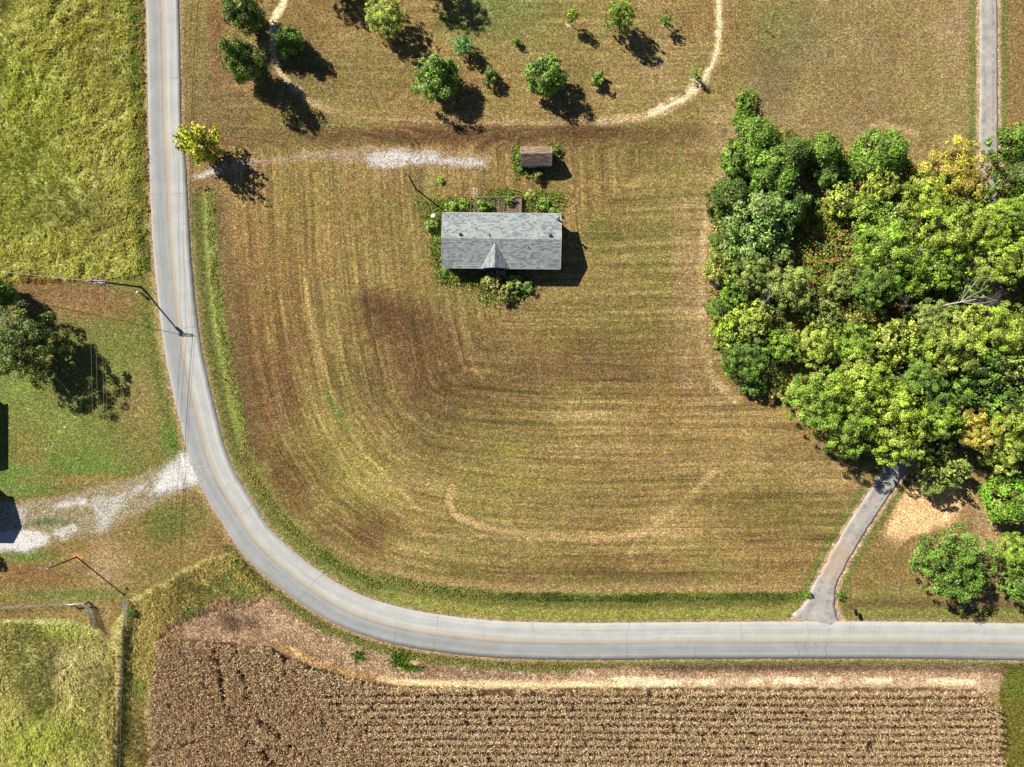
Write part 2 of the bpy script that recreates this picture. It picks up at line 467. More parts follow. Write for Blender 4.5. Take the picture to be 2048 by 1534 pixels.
# right-hand strip beyond the narrow lane
zone([(2000, -400), (3200, -400), (3200, 1230), (1700, 1230), (1700, 1150), (1760, 1010), (1830, 930), (2000, 900)], (150, 118, 72), (116, 90, 50), 10, 10, .2)
for b in [(1900, 1000, 60, 60, (186, 150, 106), (150, 118, 80), .7), (1760, 1120, 60, 60, (140, 118, 58), (108, 92, 42), .6), (1800, 1190, 120, 30, (132, 122, 58), (104, 98, 42), .7),
          (1990, 1090, 40, 80, (190, 152, 112), (150, 118, 84), .6)]: blob(*b)
m = zone([(1790, 1015), (1822, 968), (1870, 955), (1930, 962), (1925, 1005), (1900, 1045), (1850, 1065), (1800, 1085), (1772, 1070)], (232, 186, 132), (208, 156, 104), 10, 14, .0, .3)
blob(1890, 1035, 12, 8, (235, 215, 170), (215, 185, 130), .9)

# woods floor
WOOD = [(1466, 185), (1508, 190), (1506, 245), (1560, 262), (1615, 285), (1660, 275), (1690, 310), (1720, 345), (1760, 300), (1825, 330), (1840, 330), (1900, 320), (1950, 345),
        (2000, 380), (2005, 250), (2300, 240), (2300, 940), (1985, 930), (1900, 915), (1840, 935), (1760, 915), (1690, 880), (1640, 830), (1560, 785), (1470, 755), (1428, 690),
        (1420, 600), (1422, 480), (1432, 380), (1446, 330), (1460, 280)]
zone(WOOD, (196, 156, 118), (130, 104, 74), 8, 8, .0, 1.0)
for b in [(1650, 490, 40, 60, (170, 128, 98), (120, 90, 66), .7), (1700, 400, 40, 30, (160, 112, 86), (112, 82, 60), .7), (1790, 620, 60, 60, (140, 104, 82), (100, 76, 58), .8), (1950, 600, 60, 40, (150, 112, 88), (108, 80, 60), .7)]: blob(*b)

# meadow above the pole, left of the road
MEADOW = [(-900, -900), (286, -900), (287, 0), (290, 200), (297, 380), (300, 540), (262, 552), (200, 560), (60, 566), (-900, 540)]
zone(MEADOW, (184, 178, 86), (120, 128, 50), 3, 3, 0, .8)
for b in [(60, 300, 90, 160, (176, 176, 76), (132, 140, 52), .6), (180, 60, 60, 120, (150, 138, 60), (112, 108, 44), .5), (200, 430, 90, 60, (150, 142, 78), (112, 112, 54), .6), (40, 160, 60, 60, (166, 174, 66), (122, 136, 44), .6)]: blob(*b)
# mown yard on the left
YARD = [(-900, 560), (60, 568), (262, 556), (302, 545), (318, 700), (352, 860), (366, 905), (330, 935), (250, 965), (120, 990), (0, 1005), (-900, 1010)]
zone(YARD, (126, 124, 56), (96, 100, 40), 3, 3, .15, .8)
for b in [(170, 600, 120, 40, (150, 104, 66), (112, 78, 46), .85), (60, 580, 70, 30, (140, 96, 64), (106, 72, 46), .7), (220, 720, 70, 60, (130, 134, 58), (102, 108, 44), .7), (280, 800, 40, 80, (160, 132, 80), (122, 100, 54), .6),
          (110, 860, 90, 60, (130, 140, 58), (102, 114, 42), .85), (170, 930, 120, 30, (112, 134, 46), (88, 108, 34), .85), (60, 900, 40, 60, (146, 122, 66), (112, 96, 48), .6), (40, 780, 50, 40, (130, 146, 56), (100, 116, 40), .8),
          (300, 910, 60, 30, (140, 124, 66), (106, 94, 48), .6), (40, 960, 60, 30, (106, 138, 50), (82, 110, 38), .8), (340, 880, 20, 40, (104, 134, 44), (80, 106, 34), .7), (180, 960, 130, 12, (160, 128, 70), (122, 96, 50), .7)]: blob(*b)
YARD2 = [(-900, 1090), (40, 1100), (200, 1075), (290, 1025), (395, 975), (420, 1010), (468, 1085), (470, 1105), (400, 1120), (330, 1160), (262, 1196), (-900, 1236)]
zone(YARD2, (148, 122, 68), (112, 92, 48), 3, 4, .2, .8)
for b in [(340, 1050, 60, 45, (106, 116, 46), (80, 92, 34), .8), (390, 1030, 40, 30, (128, 122, 56), (98, 96, 42), .6), (60, 1150, 90, 25, (142, 98, 56), (106, 72, 40), .7), (60, 1110, 60, 14, (104, 136, 46), (80, 108, 34), .8),
          (220, 1130, 50, 50, (184, 152, 112), (146, 116, 80), .7), (140, 1190, 140, 14, (110, 132, 52), (86, 106, 40), .7), (420, 1080, 40, 30, (146, 112, 66), (112, 84, 48), .6), (300, 1150, 60, 24, (130, 118, 56), (100, 92, 42), .6)]: blob(*b)
stroke([(150, 1112), (153, 1113), (156, 1114)], 7, (214, 140, 70), (190, 112, 50), 1, .5, .2)
# rough grass: bottom-left meadow and the corner above the corn
zone([(-900, 1240), (140, 1240), (185, 1255), (222, 1300), (215, 1700), (-900, 1700)], (190, 182, 112), (140, 140, 68), 4, 5, 0, .8)
for b in [(80, 1480, 110, 60, (168, 178, 70), (126, 138, 46), .7), (150, 1330, 70, 50, (196, 184, 130), (150, 142, 92), .7), (120, 1260, 50, 16, (160, 176, 70), (120, 138, 48), .6)]: blob(*b)
zone([(222, 1260), (262, 1200), (330, 1162), (400, 1120), (470, 1100), (540, 1180), (480, 1210), (400, 1225), (330, 1250), (310, 1300), (300, 1700), (215, 1700)], (196, 178, 108), (146, 134, 72), 4, 6, 0, .8)
stroke([(250, 1260), (248, 1330), (243, 1420), (236, 1560)], 5, (96, 74, 58), (64, 50, 40), .95, .4, .2)
stroke([(240, 1260), (238, 1330), (232, 1420), (228, 1560)], 3, (176, 152, 116), (136, 114, 84), .4, .6, .4)
# dry weeds between the road and the corn
WEED = [(310, 1262), (400, 1215), (470, 1190), (560, 1200), (650, 1265), (740, 1300), (900, 1330), (1200, 1332), (1960, 1328), (2010, 1330), (2000, 1385), (1400, 1385), (900, 1385), (700, 1360), (560, 1310), (430, 1290)]
zone(WEED, (206, 172, 138), (154, 122, 92), 5, 6, 0, .8)
for b in [(480, 1245, 50, 18, (124, 92, 68), (88, 66, 48), .8), (1000, 1340, 200, 14, (172, 140, 112), (130, 104, 82), .7), (1500, 1335, 260, 8, (130, 98, 80), (96, 72, 58), .8)]: blob(*b)
stroke([(560, 1290), (640, 1325), (740, 1356), (850, 1368)], 7, (218, 176, 112), (186, 142, 84), .8, .6, .4)
cs = stroke([(760, 1357), (850, 1366), (1000, 1370), (1150, 1369), (1250, 1368)], 6, (244, 216, 164), (222, 188, 130), .6, .5, .8)
cs = stroke([(1230, 1368), (1400, 1365), (1600, 1361), (1800, 1361), (1950, 1365)], 6, (255, 236, 194), (236, 208, 156), .75, .6, 2.2)
stroke([(1230, 1356), (1270, 1358), (1310, 1357)], 4, (240, 222, 180), (220, 195, 150), .9, .5, .3)
# corn soil and the far corner of grass
CORN = [(316, 1278), (430, 1282), (540, 1296), (620, 1330), (700, 1354), (800, 1372), (1000, 1378), (1400, 1375), (1950, 1376), (1985, 1410), (2000, 1534), (2010, 1720), (296, 1720), (302, 1534), (308, 1400)]
zone(CORN, (110, 82, 56), (78, 58, 40), 3, 2, 0, 1)
zone([(2012, 1330), (2400, 1330), (2400, 1720), (2010, 1720), (2006, 1500), (1990, 1410)], (140, 134, 62), (106, 104, 46), 4, 5, 0, .9)
blob(2030, 1370, 24, 30, (132, 146, 62), (102, 116, 46), .7)

# verges beside the asphalt
io = inside > 0
left = V < 1240
e = redge + nA * 5
def band(a, b, side, ca, cb, w=1.0, vmin=-500, vmax=5000, f=4, umax=5000):
    m = sstep(a - f, a + f, e) * (1 - sstep(b - f, b + f, e)) * (side) * w
    m = m * sstep(vmin - 20, vmin + 20, V) * (1 - sstep(vmax - 20, vmax + 20, V)) * (U < umax)
    paint(m, ca, cb, 0)
band(-40, 30, io, (128, 124, 56), (98, 98, 42), .9, 385)
band(14, 50, io, (124, 124, 56), (98, 100, 42), .7, 385, 1300, 5, 1640)
band(30, 56, io, (132, 150, 60), (104, 122, 44), .85, 385, 860, 4)
band(56, 84, io, (126, 100, 62), (96, 78, 46), .6, 390, 900, 6)
bottom_in = io & (U > 760)
band(44, 60, bottom_in, (96, 116, 48), (74, 92, 36), .8, 1100, 1300, 4, 1625)
band(4, 40, bottom_in, (142, 138, 58), (112, 112, 44), .75, 1100, 1300, 5, 1640)
band(62, 76, bottom_in, (176, 142, 92), (138, 108, 66), .6, 1100, 1300, 5, 1640)
band(22, 40, io & (U < 800), (112, 128, 54), (86, 104, 40), .6, 1000, 1300, 6)
band(-40, 6, io, (176, 148, 112), (140, 114, 84), .6, -500, 5000, 3)
ou = ~io
band(-40, 7, ou, (180, 150, 108), (140, 112, 76), .8, -500, 5000, 3)
band(6, 20, ou & (V < 560), (150, 134, 70), (118, 104, 52), .9, -900, 560, 3)
band(8, 26, ou & (V > 1120), (140, 140, 72), (108, 112, 54), .7, 1120, 5000, 4, 1150)
band(4, 14, ou & (U > 1100), (120, 128, 62), (92, 100, 46), .8, 1120, 5000, 3)
band(14, 26, ou & (U > 1300), (128, 100, 80), (96, 76, 60), .8, 1120, 5000, 4, 2010)
band(8, 20, (dside > 0) & (U > 2100), (120, 120, 60), (90, 95, 40), 0)
# edges of the narrow lane
de = dedge + nA * 4
mm = (1 - sstep(4, 9, de)) * .8; paint(mm, (206, 172, 140), (170, 136, 108))
mm = sstep(4, 10, de) * (1 - sstep(18, 26, de)) * .7 * ((V > 960) | (V < 330)) * (V < 1210); paint(mm, (112, 124, 54), (88, 100, 40))
# loop path round the young trees
stroke([(580, -40), (566, 5), (548, 40), (543, 75), (548, 110), (562, 150), (606, 195), (680, 225), (800, 238), (1000, 245), (1200, 243)], 6, (196, 160, 114), (156, 124, 82), .55, .6, .6)
stroke([(1200, 243), (1290, 232), (1340, 215), (1395, 178), (1420, 140), (1434, 100), (1438, 60), (1434, -20)], 8, (208, 178, 132), (170, 140, 98), .7, .6, .3)
for pts, w, k in (([(584, -40), (566, 6), (552, 30), (545, 55), (544, 80)], 7, 1.0), ([(544, 80), (549, 110), (562, 148), (600, 180)], 5, .55), ([(1437, -30), (1438, 30), (1436, 90), (1424, 130), (1402, 165), (1370, 194), (1330, 215), (1300, 226)], 5, .85), ([(1395, 160), (1365, 185), (1320, 212)], 3, .5)):
    d, _, _ = poly_dist(U, V, catmull(pts, 6))
    m = (1 - sstep(w * .5, w * 1.3, d + nA * 9)) * k
    paint(m, (246, 226, 186), (226, 200, 154), 0, .4)
# gravel drives
def grav(pts, amt, f=14, warp=26):
    global gravel
    sd = poly_sd(U, V, pts) + nB * warp * 1.6 + nA * warp * .8
    gravel = np.maximum(gravel, sstep(-f, f, sd) * amt)
gbase = [(362, 908), (385, 912), (410, 962), (404, 972), (330, 1000), (250, 1040), (200, 1075), (120, 1080), (60, 1110), (-900, 1120), (-900, 1000), (40, 1000), (150, 985), (240, 960), (310, 938)]
sd = poly_sd(U, V, gbase) + nB * 24 + nA * 10
paint(sstep(-6, 6, sd) * .9, (168, 148, 112), (128, 112, 78), 0)
grav(gbase, .24, 6, 8)
grav([(368, 905), (395, 912), (410, 950), (400, 966), (340, 985), (300, 990), (310, 955), (340, 930)], 1.25, 14, 8)
grav([(330, 940), (300, 985), (250, 1010), (200, 1070), (215, 1010), (260, 970)], .62, 14, 14)
grav([(100, 1005), (160, 992), (180, 1010), (110, 1022)], .9, 8, 10)
grav([(-40, 1060), (60, 1062), (100, 1070), (95, 1090), (50, 1106), (20, 1104), (-60, 1100)], 1.2, 8, 8)
grav([(100, 1068), (150, 1040), (160, 1060), (130, 1080)], .9, 8, 10)
grav([(-100, 1004), (34, 1004), (60, 1012), (34, 1090), (-100, 1096)], .6, 8, 8)
grav([(185, 1000), (250, 985), (240, 1020), (210, 1070), (190, 1060)], .75, 8, 14)
blob(90, 1044, 60, 10, (92, 116, 44), (72, 92, 34), .85)
hd = [(372, 348), (420, 336), (520, 316), (640, 303), (740, 296), (860, 298), (980, 308), (978, 338), (900, 334), (800, 330), (740, 326), (640, 318), (520, 330), (430, 352), (384, 358)]
sd = poly_sd(U, V, hd) + nB * 18 + nA * 10
paint(sstep(-10, 8, sd) * .75, (186, 152, 114), (146, 112, 82), 0)
grav(hd, .28, 8, 10)
grav([(735, 312), (800, 300), (870, 302), (890, 322), (800, 330), (740, 332)], 1.0, 12, 14)
grav([(860, 306), (970, 318), (976, 336), (930, 338), (850, 326)], 1.0, 12, 14)
grav([(480, 322), (600, 306), (640, 306), (600, 316), (490, 330)], .55, 8, 10)
grav([(382, 356), (410, 342), (440, 336), (440, 344), (400, 358)], 1.0, 5, 4)
blob(760, 318, 30, 12, (150, 96, 84), (120, 74, 66), .7); blob(840, 316, 40, 4, (150, 100, 88), (120, 78, 68), .6)
# asphalt shoulders at the lane mouth
grav([(1600, 1222), (1620, 1212), (1624, 1220), (1606, 1232)], .5, 5, 6)

# mowing coordinate (metres): follows the bend of the road in the big yard, runs across in the top yard
mow = redge * S + nC * 1.0
mowtop = GY + nC * .6
wt = sstep(300, 240, V) if False else 1 - sstep(230, 300, V)
mow = mow * (1 - wt) + mowtop * wt
along = rarc * S * (1 - wt) + GX * wt
stripe *= (1 - .8 * sstep(1430, 1500, U) * (1 - sstep(330, 420, V))) * (1 - .4 * wt) * (1 - .35 * sstep(420, 330, V) * 0)
stripe *= .68 * sstep(70, 100, redge) * np.where(inside > 0, 1, .3)

# relief: shallow ditch beside the road, soft unevenness
Z = (fbm(GX * .25, GY * .25, 3, 9) - .5) * .08
ditch = np.exp(-((redge - 26) / 10.0) ** 2) * .35 * io * sstep(360, 400, V) + np.exp(-((redge - 18) / 8.0) ** 2) * .22 * ou
ditch *= sstep(12, 40, dedge)
bank = np.exp(-((redge - 50) / 10.0) ** 2) * .18 * io * sstep(360, 400, V) * sstep(12, 40, dedge)
lump = np.maximum(sstep(-2, 8, poly_sd(U, V, MEADOW)), sstep(-2, 8, poly_sd(U, V, [(-900, 1246), (150, 1246), (186, 1262), (222, 1300), (216, 1700), (-900, 1700)])))
Z = Z - ditch + bank + lump * ((fbm(GX * .75 + 3 * nB, GY * .75, 3, 12) - .35) * .75)
flat = np.minimum(1 - sstep(2, 10, redge), 1)
flat2 = 1 - sstep(2, 12, dedge)
Z = Z * (1 - np.maximum(flat, flat2)) - .0 * flat
far = np.maximum(np.abs(GX) / 96.25, np.abs(GY) / 73.5)
Z = np.where(far > 1.001, Z * 0, Z)

ny, nx = GX.shape
idx = np.arange(nx * ny).reshape(ny, nx)
faces = np.stack([idx[:-1, :-1], idx[:-1, 1:], idx[1:, 1:], idx[1:, :-1]], -1).reshape(-1, 4)
gme = np_mesh('ground', np.stack([GX, GY, Z], -1).reshape(-1, 3), faces, True)
pt_col(gme, 'ca', CA.reshape(-1, 3)); pt_col(gme, 'cb', CB.reshape(-1, 3))
pt_float(gme, 'mow', mow.ravel()); pt_float(gme, 'along', along.ravel()); pt_float(gme, 'stripe', stripe.ravel()); pt_float(gme, 'gravel', gravel.ravel()); pt_float(gme, 'rough_amt', rough.ravel())

def ground_mat():
    n = NT('ground_cover'); p = n.pos()
    fine = n.noise(p, 3.6, 4, .7); mid = n.noise(p, .75, 5, .65); big = n.noise(p, .14, 4, .6)
    blade = n.noise(n.vmul(p, (1.6, 4.0, 1.0)), 2.6, 3, .7, .6)
    f = n.math('ADD', n.math('MULTIPLY', n.math('SUBTRACT', fine, .5), 2.4), n.math('MULTIPLY', n.math('SUBTRACT', mid, .5), 1.9))
    f = n.math('ADD', f, n.math('MULTIPLY', n.math('SUBTRACT', blade, .5), 1.3))
    f = n.math('ADD', f, n.math('MULTIPLY', n.math('SUBTRACT', big, .5), 1.1))
    # mowing: passes of uneven width and tone along the mowing coordinate, drawn out along the direction of travel
    mo = n.attr('mow'); sa = n.attr('stripe'); ar = n.attr('along')
    def pas(k, kl, det, rg):
        cv = n.n('ShaderNodeCombineXYZ'); n.set(cv.inputs[0], n.math('ADD', n.math('MULTIPLY', mo, k), n.math('MULTIPLY', mid, .22 * k))); n.set(cv.inputs[1], n.math('MULTIPLY', ar, kl))
        return n.math('SUBTRACT', n.noise(cv.outputs[0], 1.0, det, rg), .5)
    sA = pas(.55, .012, 2, .6); sB = pas(1.5, .03, 2, .7)
    reg = n.remap(n.noise(p, .09, 3, .6), .36, .6, .45, 1.35)
    sm = n.math('MULTIPLY', n.math('ADD', n.math('MULTIPLY', sA, 1.1), n.math('MULTIPLY', sB, 1.7)), n.math('MULTIPLY', sa, reg))
    svar = n.math('ADD', n.math('MULTIPLY', sm, .85), 1.0)
    f = n.math('ADD', f, n.math('MULTIPLY', sm, 1.8))
    f = n.math('ADD', n.math('MULTIPLY', f, .62), .5, clamp=True)
    col = n.mix(f, n.attr('cb', 'Color'), n.attr('ca', 'Color'))
    # single tufts: every one has its own brightness and a touch of its own hue
    wp = n.n('ShaderNodeVectorMath', operation='ADD'); n.set(wp.inputs[0], n.vmul(p, (1.0, 1.25, 0.0)))
    nz = n.n('ShaderNodeTexNoise'); n.set(nz.inputs['Vector'], p); nz.inputs['Scale'].default_value = 2.2; nz.inputs['Detail'].default_value = 2
    n.set(wp.inputs[1], n.scale(nz.outputs[1], .5))
    def cells(sc):
        v = n.n('ShaderNodeTexVoronoi'); n.set(v.inputs['Vector'], wp.outputs[0]); v.inputs['Scale'].default_value = sc
        sp = n.n('ShaderNodeSeparateColor'); n.set(sp.inputs[0], v.outputs['Color']); return sp.outputs
    c1 = cells(4.8); c2 = cells(9.0)
    val = n.math('ADD', n.math('MULTIPLY', n.math('POWER', c1[0], 2.2), 1.0), n.math('MULTIPLY', n.math('POWER', c2[0], 2.4), .85))
    val = n.math('ADD', n.math('ADD', val, .42), n.math('MULTIPLY', n.math('SUBTRACT', fine, .5), 1.0))
    fl = c1[0]
    col = n.scale(col, n.math('MAXIMUM', n.math('MULTIPLY', val, svar), .2))
    hue = n.math('ADD', n.math('MULTIPLY', n.math('SUBTRACT', c2[1], .5), .03), n.math('MULTIPLY', n.math('SUBTRACT', n.noise(p, .5, 4, .7), .5), .09))
    hs2 = n.n('ShaderNodeHueSaturation'); n.set(hs2.inputs['Color'], col); n.set(hs2.inputs['Hue'], n.math('ADD', hue, .507))
    n.set(hs2.inputs['Saturation'], n.math('ADD', n.math('MULTIPLY', c1[2], -.4), 1.1))
    col = n.scale(hs2.outputs[0], 1.54)
    # gravel: stones show where the cover is high enough
    vor = n.n('ShaderNodeTexVoronoi'); n.set(vor.inputs['Vector'], p); vor.inputs['Scale'].default_value = 4.2
    gn = n.noise(p, 1.9, 5, .8); gv = n.attr('gravel')
    gm = n.remap(n.math('SUBTRACT', n.math('MULTIPLY', gv, 1.0), n.math('ADD', n.math('ADD', n.math('MULTIPLY', n.math('SUBTRACT', gn, .5), 3.6), n.math('MULTIPLY', n.math('SUBTRACT', c1[1], .5), 1.0)), .55)), -.05, .1)
    gm = n.math('MULTIPLY', gm, n.remap(gv, .06, .22))
    hs = n.n('ShaderNodeHueSaturation'); n.set(hs.inputs['Color'], vor.outputs['Color']); hs.inputs['Saturation'].default_value = .0
    stone = n.mix(n.remap(n.math('ADD', n.math('MULTIPLY', c1[2], .5), n.math('ADD', n.noise(p, .6, 4, .7), n.math('MULTIPLY', n.math('SUBTRACT', gv, .7), .55))), .4, .95), tuple(lin((150, 146, 138))), tuple(lin((252, 250, 246), K)))
    col = n.mix(gm, col, stone)
    hgt = n.math('ADD', n.math('MULTIPLY', fine, .7), n.math('MULTIPLY', fl, .6))
    hgt = n.math('ADD', hgt, n.math('MULTIPLY', gm, .25))
    n.bsdf(col, .95, n.bump(hgt, .5, .12), 0, .1)
    return n.m
ground = link('ground', gme, None, ground_mat()); tag(ground, kind='structure')

# sampler of ground colour for the blades that grow out of it
x0, y0 = AX[ex], AY[ey]; NXI = len(AX) - 2 * ex; NYI = len(AY) - 2 * ey
ICA = CA[ey:-ey, ex:-ex]; ICB = CB[ey:-ey, ex:-ex]; IZ = Z[ey:-ey, ex:-ex]; IRE = redge[ey:-ey, ex:-ex]; IDE = dedge[ey:-ey, ex:-ex]; IG = gravel[ey:-ey, ex:-ex]
def samp(arr, x, y):
    i = np.clip(((x - x0) / inner).round().astype(int), 0, NXI - 1); j = np.clip(((y - y0) / inner).round().astype(int), 0, NYI - 1)
    return arr[j, i]

# ------------------------------------------------------------------ roads
def strip_mesh(name, cpts, hwf, z, drop, edge_amp, seed, nw=9):
    c = np.array([G(u, v)[:2] for u, v in cpts]); t = np.gradient(c, axis=0); t /= np.linalg.norm(t, axis=1)[:, None]
    nrm = np.stack([t[:, 1], -t[:, 0]], 1)
    L = np.concatenate([[0], np.cumsum(np.linalg.norm(np.diff(c, axis=0), axis=1))])
    hw = np.array([hwf(u, v) * S for u, v in cpts])
    e1 = (fbm(L * 1.6, L * 0 + seed, 4, seed) - .5) * edge_amp; e2 = (fbm(L * 1.6, L * 0 + seed + 9, 4, seed + 3) - .5) * edge_amp
    rows = []; ts = []
    for j in range(nw):
        f = -1 + 2 * j / (nw - 1)
        off = f * hw + np.where(f < 0, e1, e2) * abs(f)
        rows.append(np.concatenate([c + nrm * off[:, None], np.full((len(c), 1), z) - .03 * f * f], 1)); ts.append(np.full(len(c), f))
    a = rows[0].copy(); b = rows[-1].copy(); a[:, 2] -= drop; b[:, 2] -= drop
    rows = [a] + rows + [b]; ts = [ts[0]] + ts + [ts[-1]]
    n = len(c); vs = np.concatenate(rows); tv = np.concatenate(ts); sv = np.tile(L, len(rows)); fs = []
    for j in range(len(rows) - 1):
        for i in range(n - 1):
            fs.append((j * n + i, j * n + i + 1, (j + 1) * n + i + 1, (j + 1) * n + i))
    me = np_mesh(name, vs, np.array(fs)); me.flip_normals() if me.polygons[len(me.polygons)//2].normal.z < 0 else None
    pt_float(me, 'road_t', tv); pt_float(me, 'road_s', sv)
    return me, c, nrm, L, hw

def resample(pts, step):
    pts = np.asarray(pts); L = np.concatenate([[0], np.cumsum(np.linalg.norm(np.diff(pts, axis=0), axis=1))])
    s = np.arange(0, L[-1], step); return np.stack([np.interp(s, L, pts[:, 0]), np.interp(s, L, pts[:, 1])], 1)
RD = resample(ROAD, 6.0); DR = resample(DRIVE, 5.0)
rme, rc, rn_, rL, rhw = strip_mesh('road', RD, road_hw, .05, .09, .16, 3)
def road_mat():
    n = NT('worn_asphalt'); t = n.attr('road_t'); s = n.attr('road_s'); p = n.pos()
    lane = n.remap(t, -.06, .06)                              # -1 yard side .. +1 outer side
    col = n.mix(lane, tuple(lin((206, 207, 203))), tuple(lin((176, 178, 178))))
    cv = n.n('ShaderNodeCombineXYZ'); n.set(cv.inputs[0], n.math('MULTIPLY', t, 9.0)); n.set(cv.inputs[1], n.math('MULTIPLY', s, .045))
    tr = n.noise(cv.outputs[0], 1.0, 4, .6)
    g = n.noise(p, 7, 3, .8); b = n.noise(p, .35, 5, .6); sp = n.noise(p, 1.6, 4, .7)
    at = n.math('ABSOLUTE', t)
    wheel = n.math('ADD', n.remap(n.math('ABSOLUTE', n.math('SUBTRACT', at, .25)), .0, .12, 1, 0, True), n.remap(n.math('ABSOLUTE', n.math('SUBTRACT', at, .72)), .0, .12, 1, 0, True))
    v = n.math('ADD', n.math('MULTIPLY', n.math('SUBTRACT', tr, .5), .5), n.math('MULTIPLY', n.math('SUBTRACT', g, .5), .5))
    v = n.math('ADD', v, n.math('MULTIPLY', n.math('SUBTRACT', b, .5), .5))
    v = n.math('ADD', v, n.math('MULTIPLY', n.math('SUBTRACT', sp, .5), .25))
    v = n.math('ADD', v, n.math('MULTIPLY', wheel, .1))
    col = n.scale(col, n.math('ADD', v, .97))
    col = n.mix(n.math('MULTIPLY', n.remap(at, .9, 1.0), .45), col, tuple(lin((205, 192, 170))))
    n.bsdf(col, .9, n.bump(g, .3, .01), 0, .2); return n.m
road = link('road', rme, None, road_mat()); tag(road, kind='structure')
def offset_strip(name, mat, off, w, z, parent, wob=0.0, i0=0, i1=None):
    i1 = i1 or len(rc); c = rc[i0:i1]; nn = rn_[i0:i1]
    wv = (fbm(rL[i0:i1] * .3, rL[i0:i1] * 0, 3, 5) - .5) * wob
    a = c + nn * (off - w / 2 + wv)[:, None] if hasattr(off, '__len__') else c + nn * (off - w / 2 + wv[:, None])
    b = c + nn * (off + w / 2 + wv[:, None])
    n = len(c); vs = np.concatenate([np.c_[a, np.full(n, z)], np.c_[b, np.full(n, z)]])
    fs = [(i, i + 1, n + i + 1, n + i) for i in range(n - 1)]
    me = np_mesh(name, vs, np.array(fs)); me.flip_normals() if me.polygons[0].normal.z < 0 else None
    return link(name, me, parent, mat)
def paint_mat():
    n = NT('line_paint'); p = n.pos(); w = n.noise(p, 5, 4, .8)
    col = n.mix(n.remap(w, .45, .7), tuple(lin((238, 196, 128))), tuple(lin((200, 180, 150))))
    n.bsdf(col, .8); return n.m
PM = paint_mat()
offset_strip('centre_line', PM, -.13, .11, .0545, road, .04); offset_strip('centre_line', PM, .13, .11, .0545, road, .04)
# cracks across the asphalt: thin dark sealed lines lying on it
rng = np.random.default_rng(11); mb = MB(); cm = simple_mat('crack_tar', (134, 134, 133), .9, .2, 4)
def crack(pts, w=.05, z=.0535):
    vs = []; fs = []
    for i, q in enumerate(pts):
        d = (pts[min(i + 1, len(pts) - 1)] - pts[max(i - 1, 0)]); d = d / (np.linalg.norm(d) + 1e-9); nn = np.array([d[1], -d[0]])
        ww = w * rng.uniform(.5, 1.2) / 2
        zz = z
        vs += [(*(q - nn * ww), zz), (*(q + nn * ww), zz)]
    for i in range(len(pts) - 1): fs.append((2 * i, 2 * i + 1, 2 * i + 3, 2 * i + 2))
    mb.add(vs, fs)
i = 30
while i < len(rc) - 10:
    full = rng.random(); a, b = (-.97, .97) if full < .45 else ((-.97, rng.uniform(-.2, .1)) if full < .72 else (rng.uniform(-.1, .2), .97))
    k = 9; sk = rng.uniform(-.5, .5); pts = []
    for j in range(k):
        f = a + (b - a) * j / (k - 1)
        pts.append(rc[i] + rn_[i] * rhw[i] * f + np.array([rn_[i][1], -rn_[i][0]]) * (sk * f + rng.normal(0, .12)))
    crack(np.array(pts), .035, .0535)
    i += int(rng.integers(10, 40))
for du, w in ((1594, .09), (1612, .09), (1630, .09), (1650, .09)):
    crack(np.array([G(du + k * rng.uniform(-1.5, 1.5) + (3 - k) * (1622 - du) * -.04, 1284 + 5.6 * k)[:2] for k in range(7)]), w)
    crack(np.array([G(du + 6 + k * rng.uniform(-1.5, 1.5), 1272 - 4 * k)[:2] for k in range(5)]), w * .6)
cr = mb.build('crack', cm, road); cr['kind'] = 'stuff'

dme, dc, dn_, dL, dhw = strip_mesh('driveway', DR, lambda u, v: drive_hw(v), .04, .08, .35, 21)
def drive_mat():
    n = NT('cracked_asphalt'); t = n.attr('road_t'); s = n.attr('road_s'); p = n.pos()
    b = n.noise(p, .5, 5, .65); g = n.noise(p, 6, 4, .75); m2 = n.noise(p, 1.5, 4, .7)
    vor = n.n('ShaderNodeTexVoronoi', feature='DISTANCE_TO_EDGE'); va = n.n('ShaderNodeVectorMath', operation='ADD'); nzz = n.n('ShaderNodeTexNoise'); n.set(nzz.inputs['Vector'], p); nzz.inputs['Scale'].default_value = 1.3; nzz.inputs['Detail'].default_value = 4
    n.set(va.inputs[0], p); n.set(va.inputs[1], n.scale(nzz.outputs[1], 1.6)); n.set(vor.inputs['Vector'], va.outputs[0]); vor.inputs['Scale'].default_value = .7
    col = n.mix(n.remap(b, .35, .65), tuple(lin((178, 173, 168))), tuple(lin((212, 206, 198))))
    at = n.math('ABSOLUTE', t)
    dark = n.math('MULTIPLY', n.remap(n.math('ABSOLUTE', n.math('SUBTRACT', at, .5)), 0, .3, 1, 0, True), n.remap(m2, .45, .62))
    col = n.mix(n.math('MULTIPLY', dark, .75), col, tuple(lin((128, 130, 136))))
    col = n.mix(n.math('MULTIPLY', n.remap(n.math('ADD', vor.outputs['Distance'], n.math('MULTIPLY', g, .05)), .0, .035, 1, 0), n.remap(b, .5, .62, 0, .45)), col, tuple(lin((110, 110, 114))))
    near = n.remap(n.math('ABSOLUTE', n.math('SUBTRACT', s, 11.2)), 1.0, 5.5, 1, 0, True)
    col = n.mix(n.math('MULTIPLY', near, n.remap(m2, .4, .6, .15, .75)), col, tuple(lin((212, 176, 140))))
    col = n.scale(col, n.math('ADD', n.math('MULTIPLY', g, .5), .75))
    n.bsdf(col, .92, n.bump(g, .4, .02), 0, .2); return n.m
drive = link('driveway', dme, None, drive_mat()); tag(drive, kind='structure')

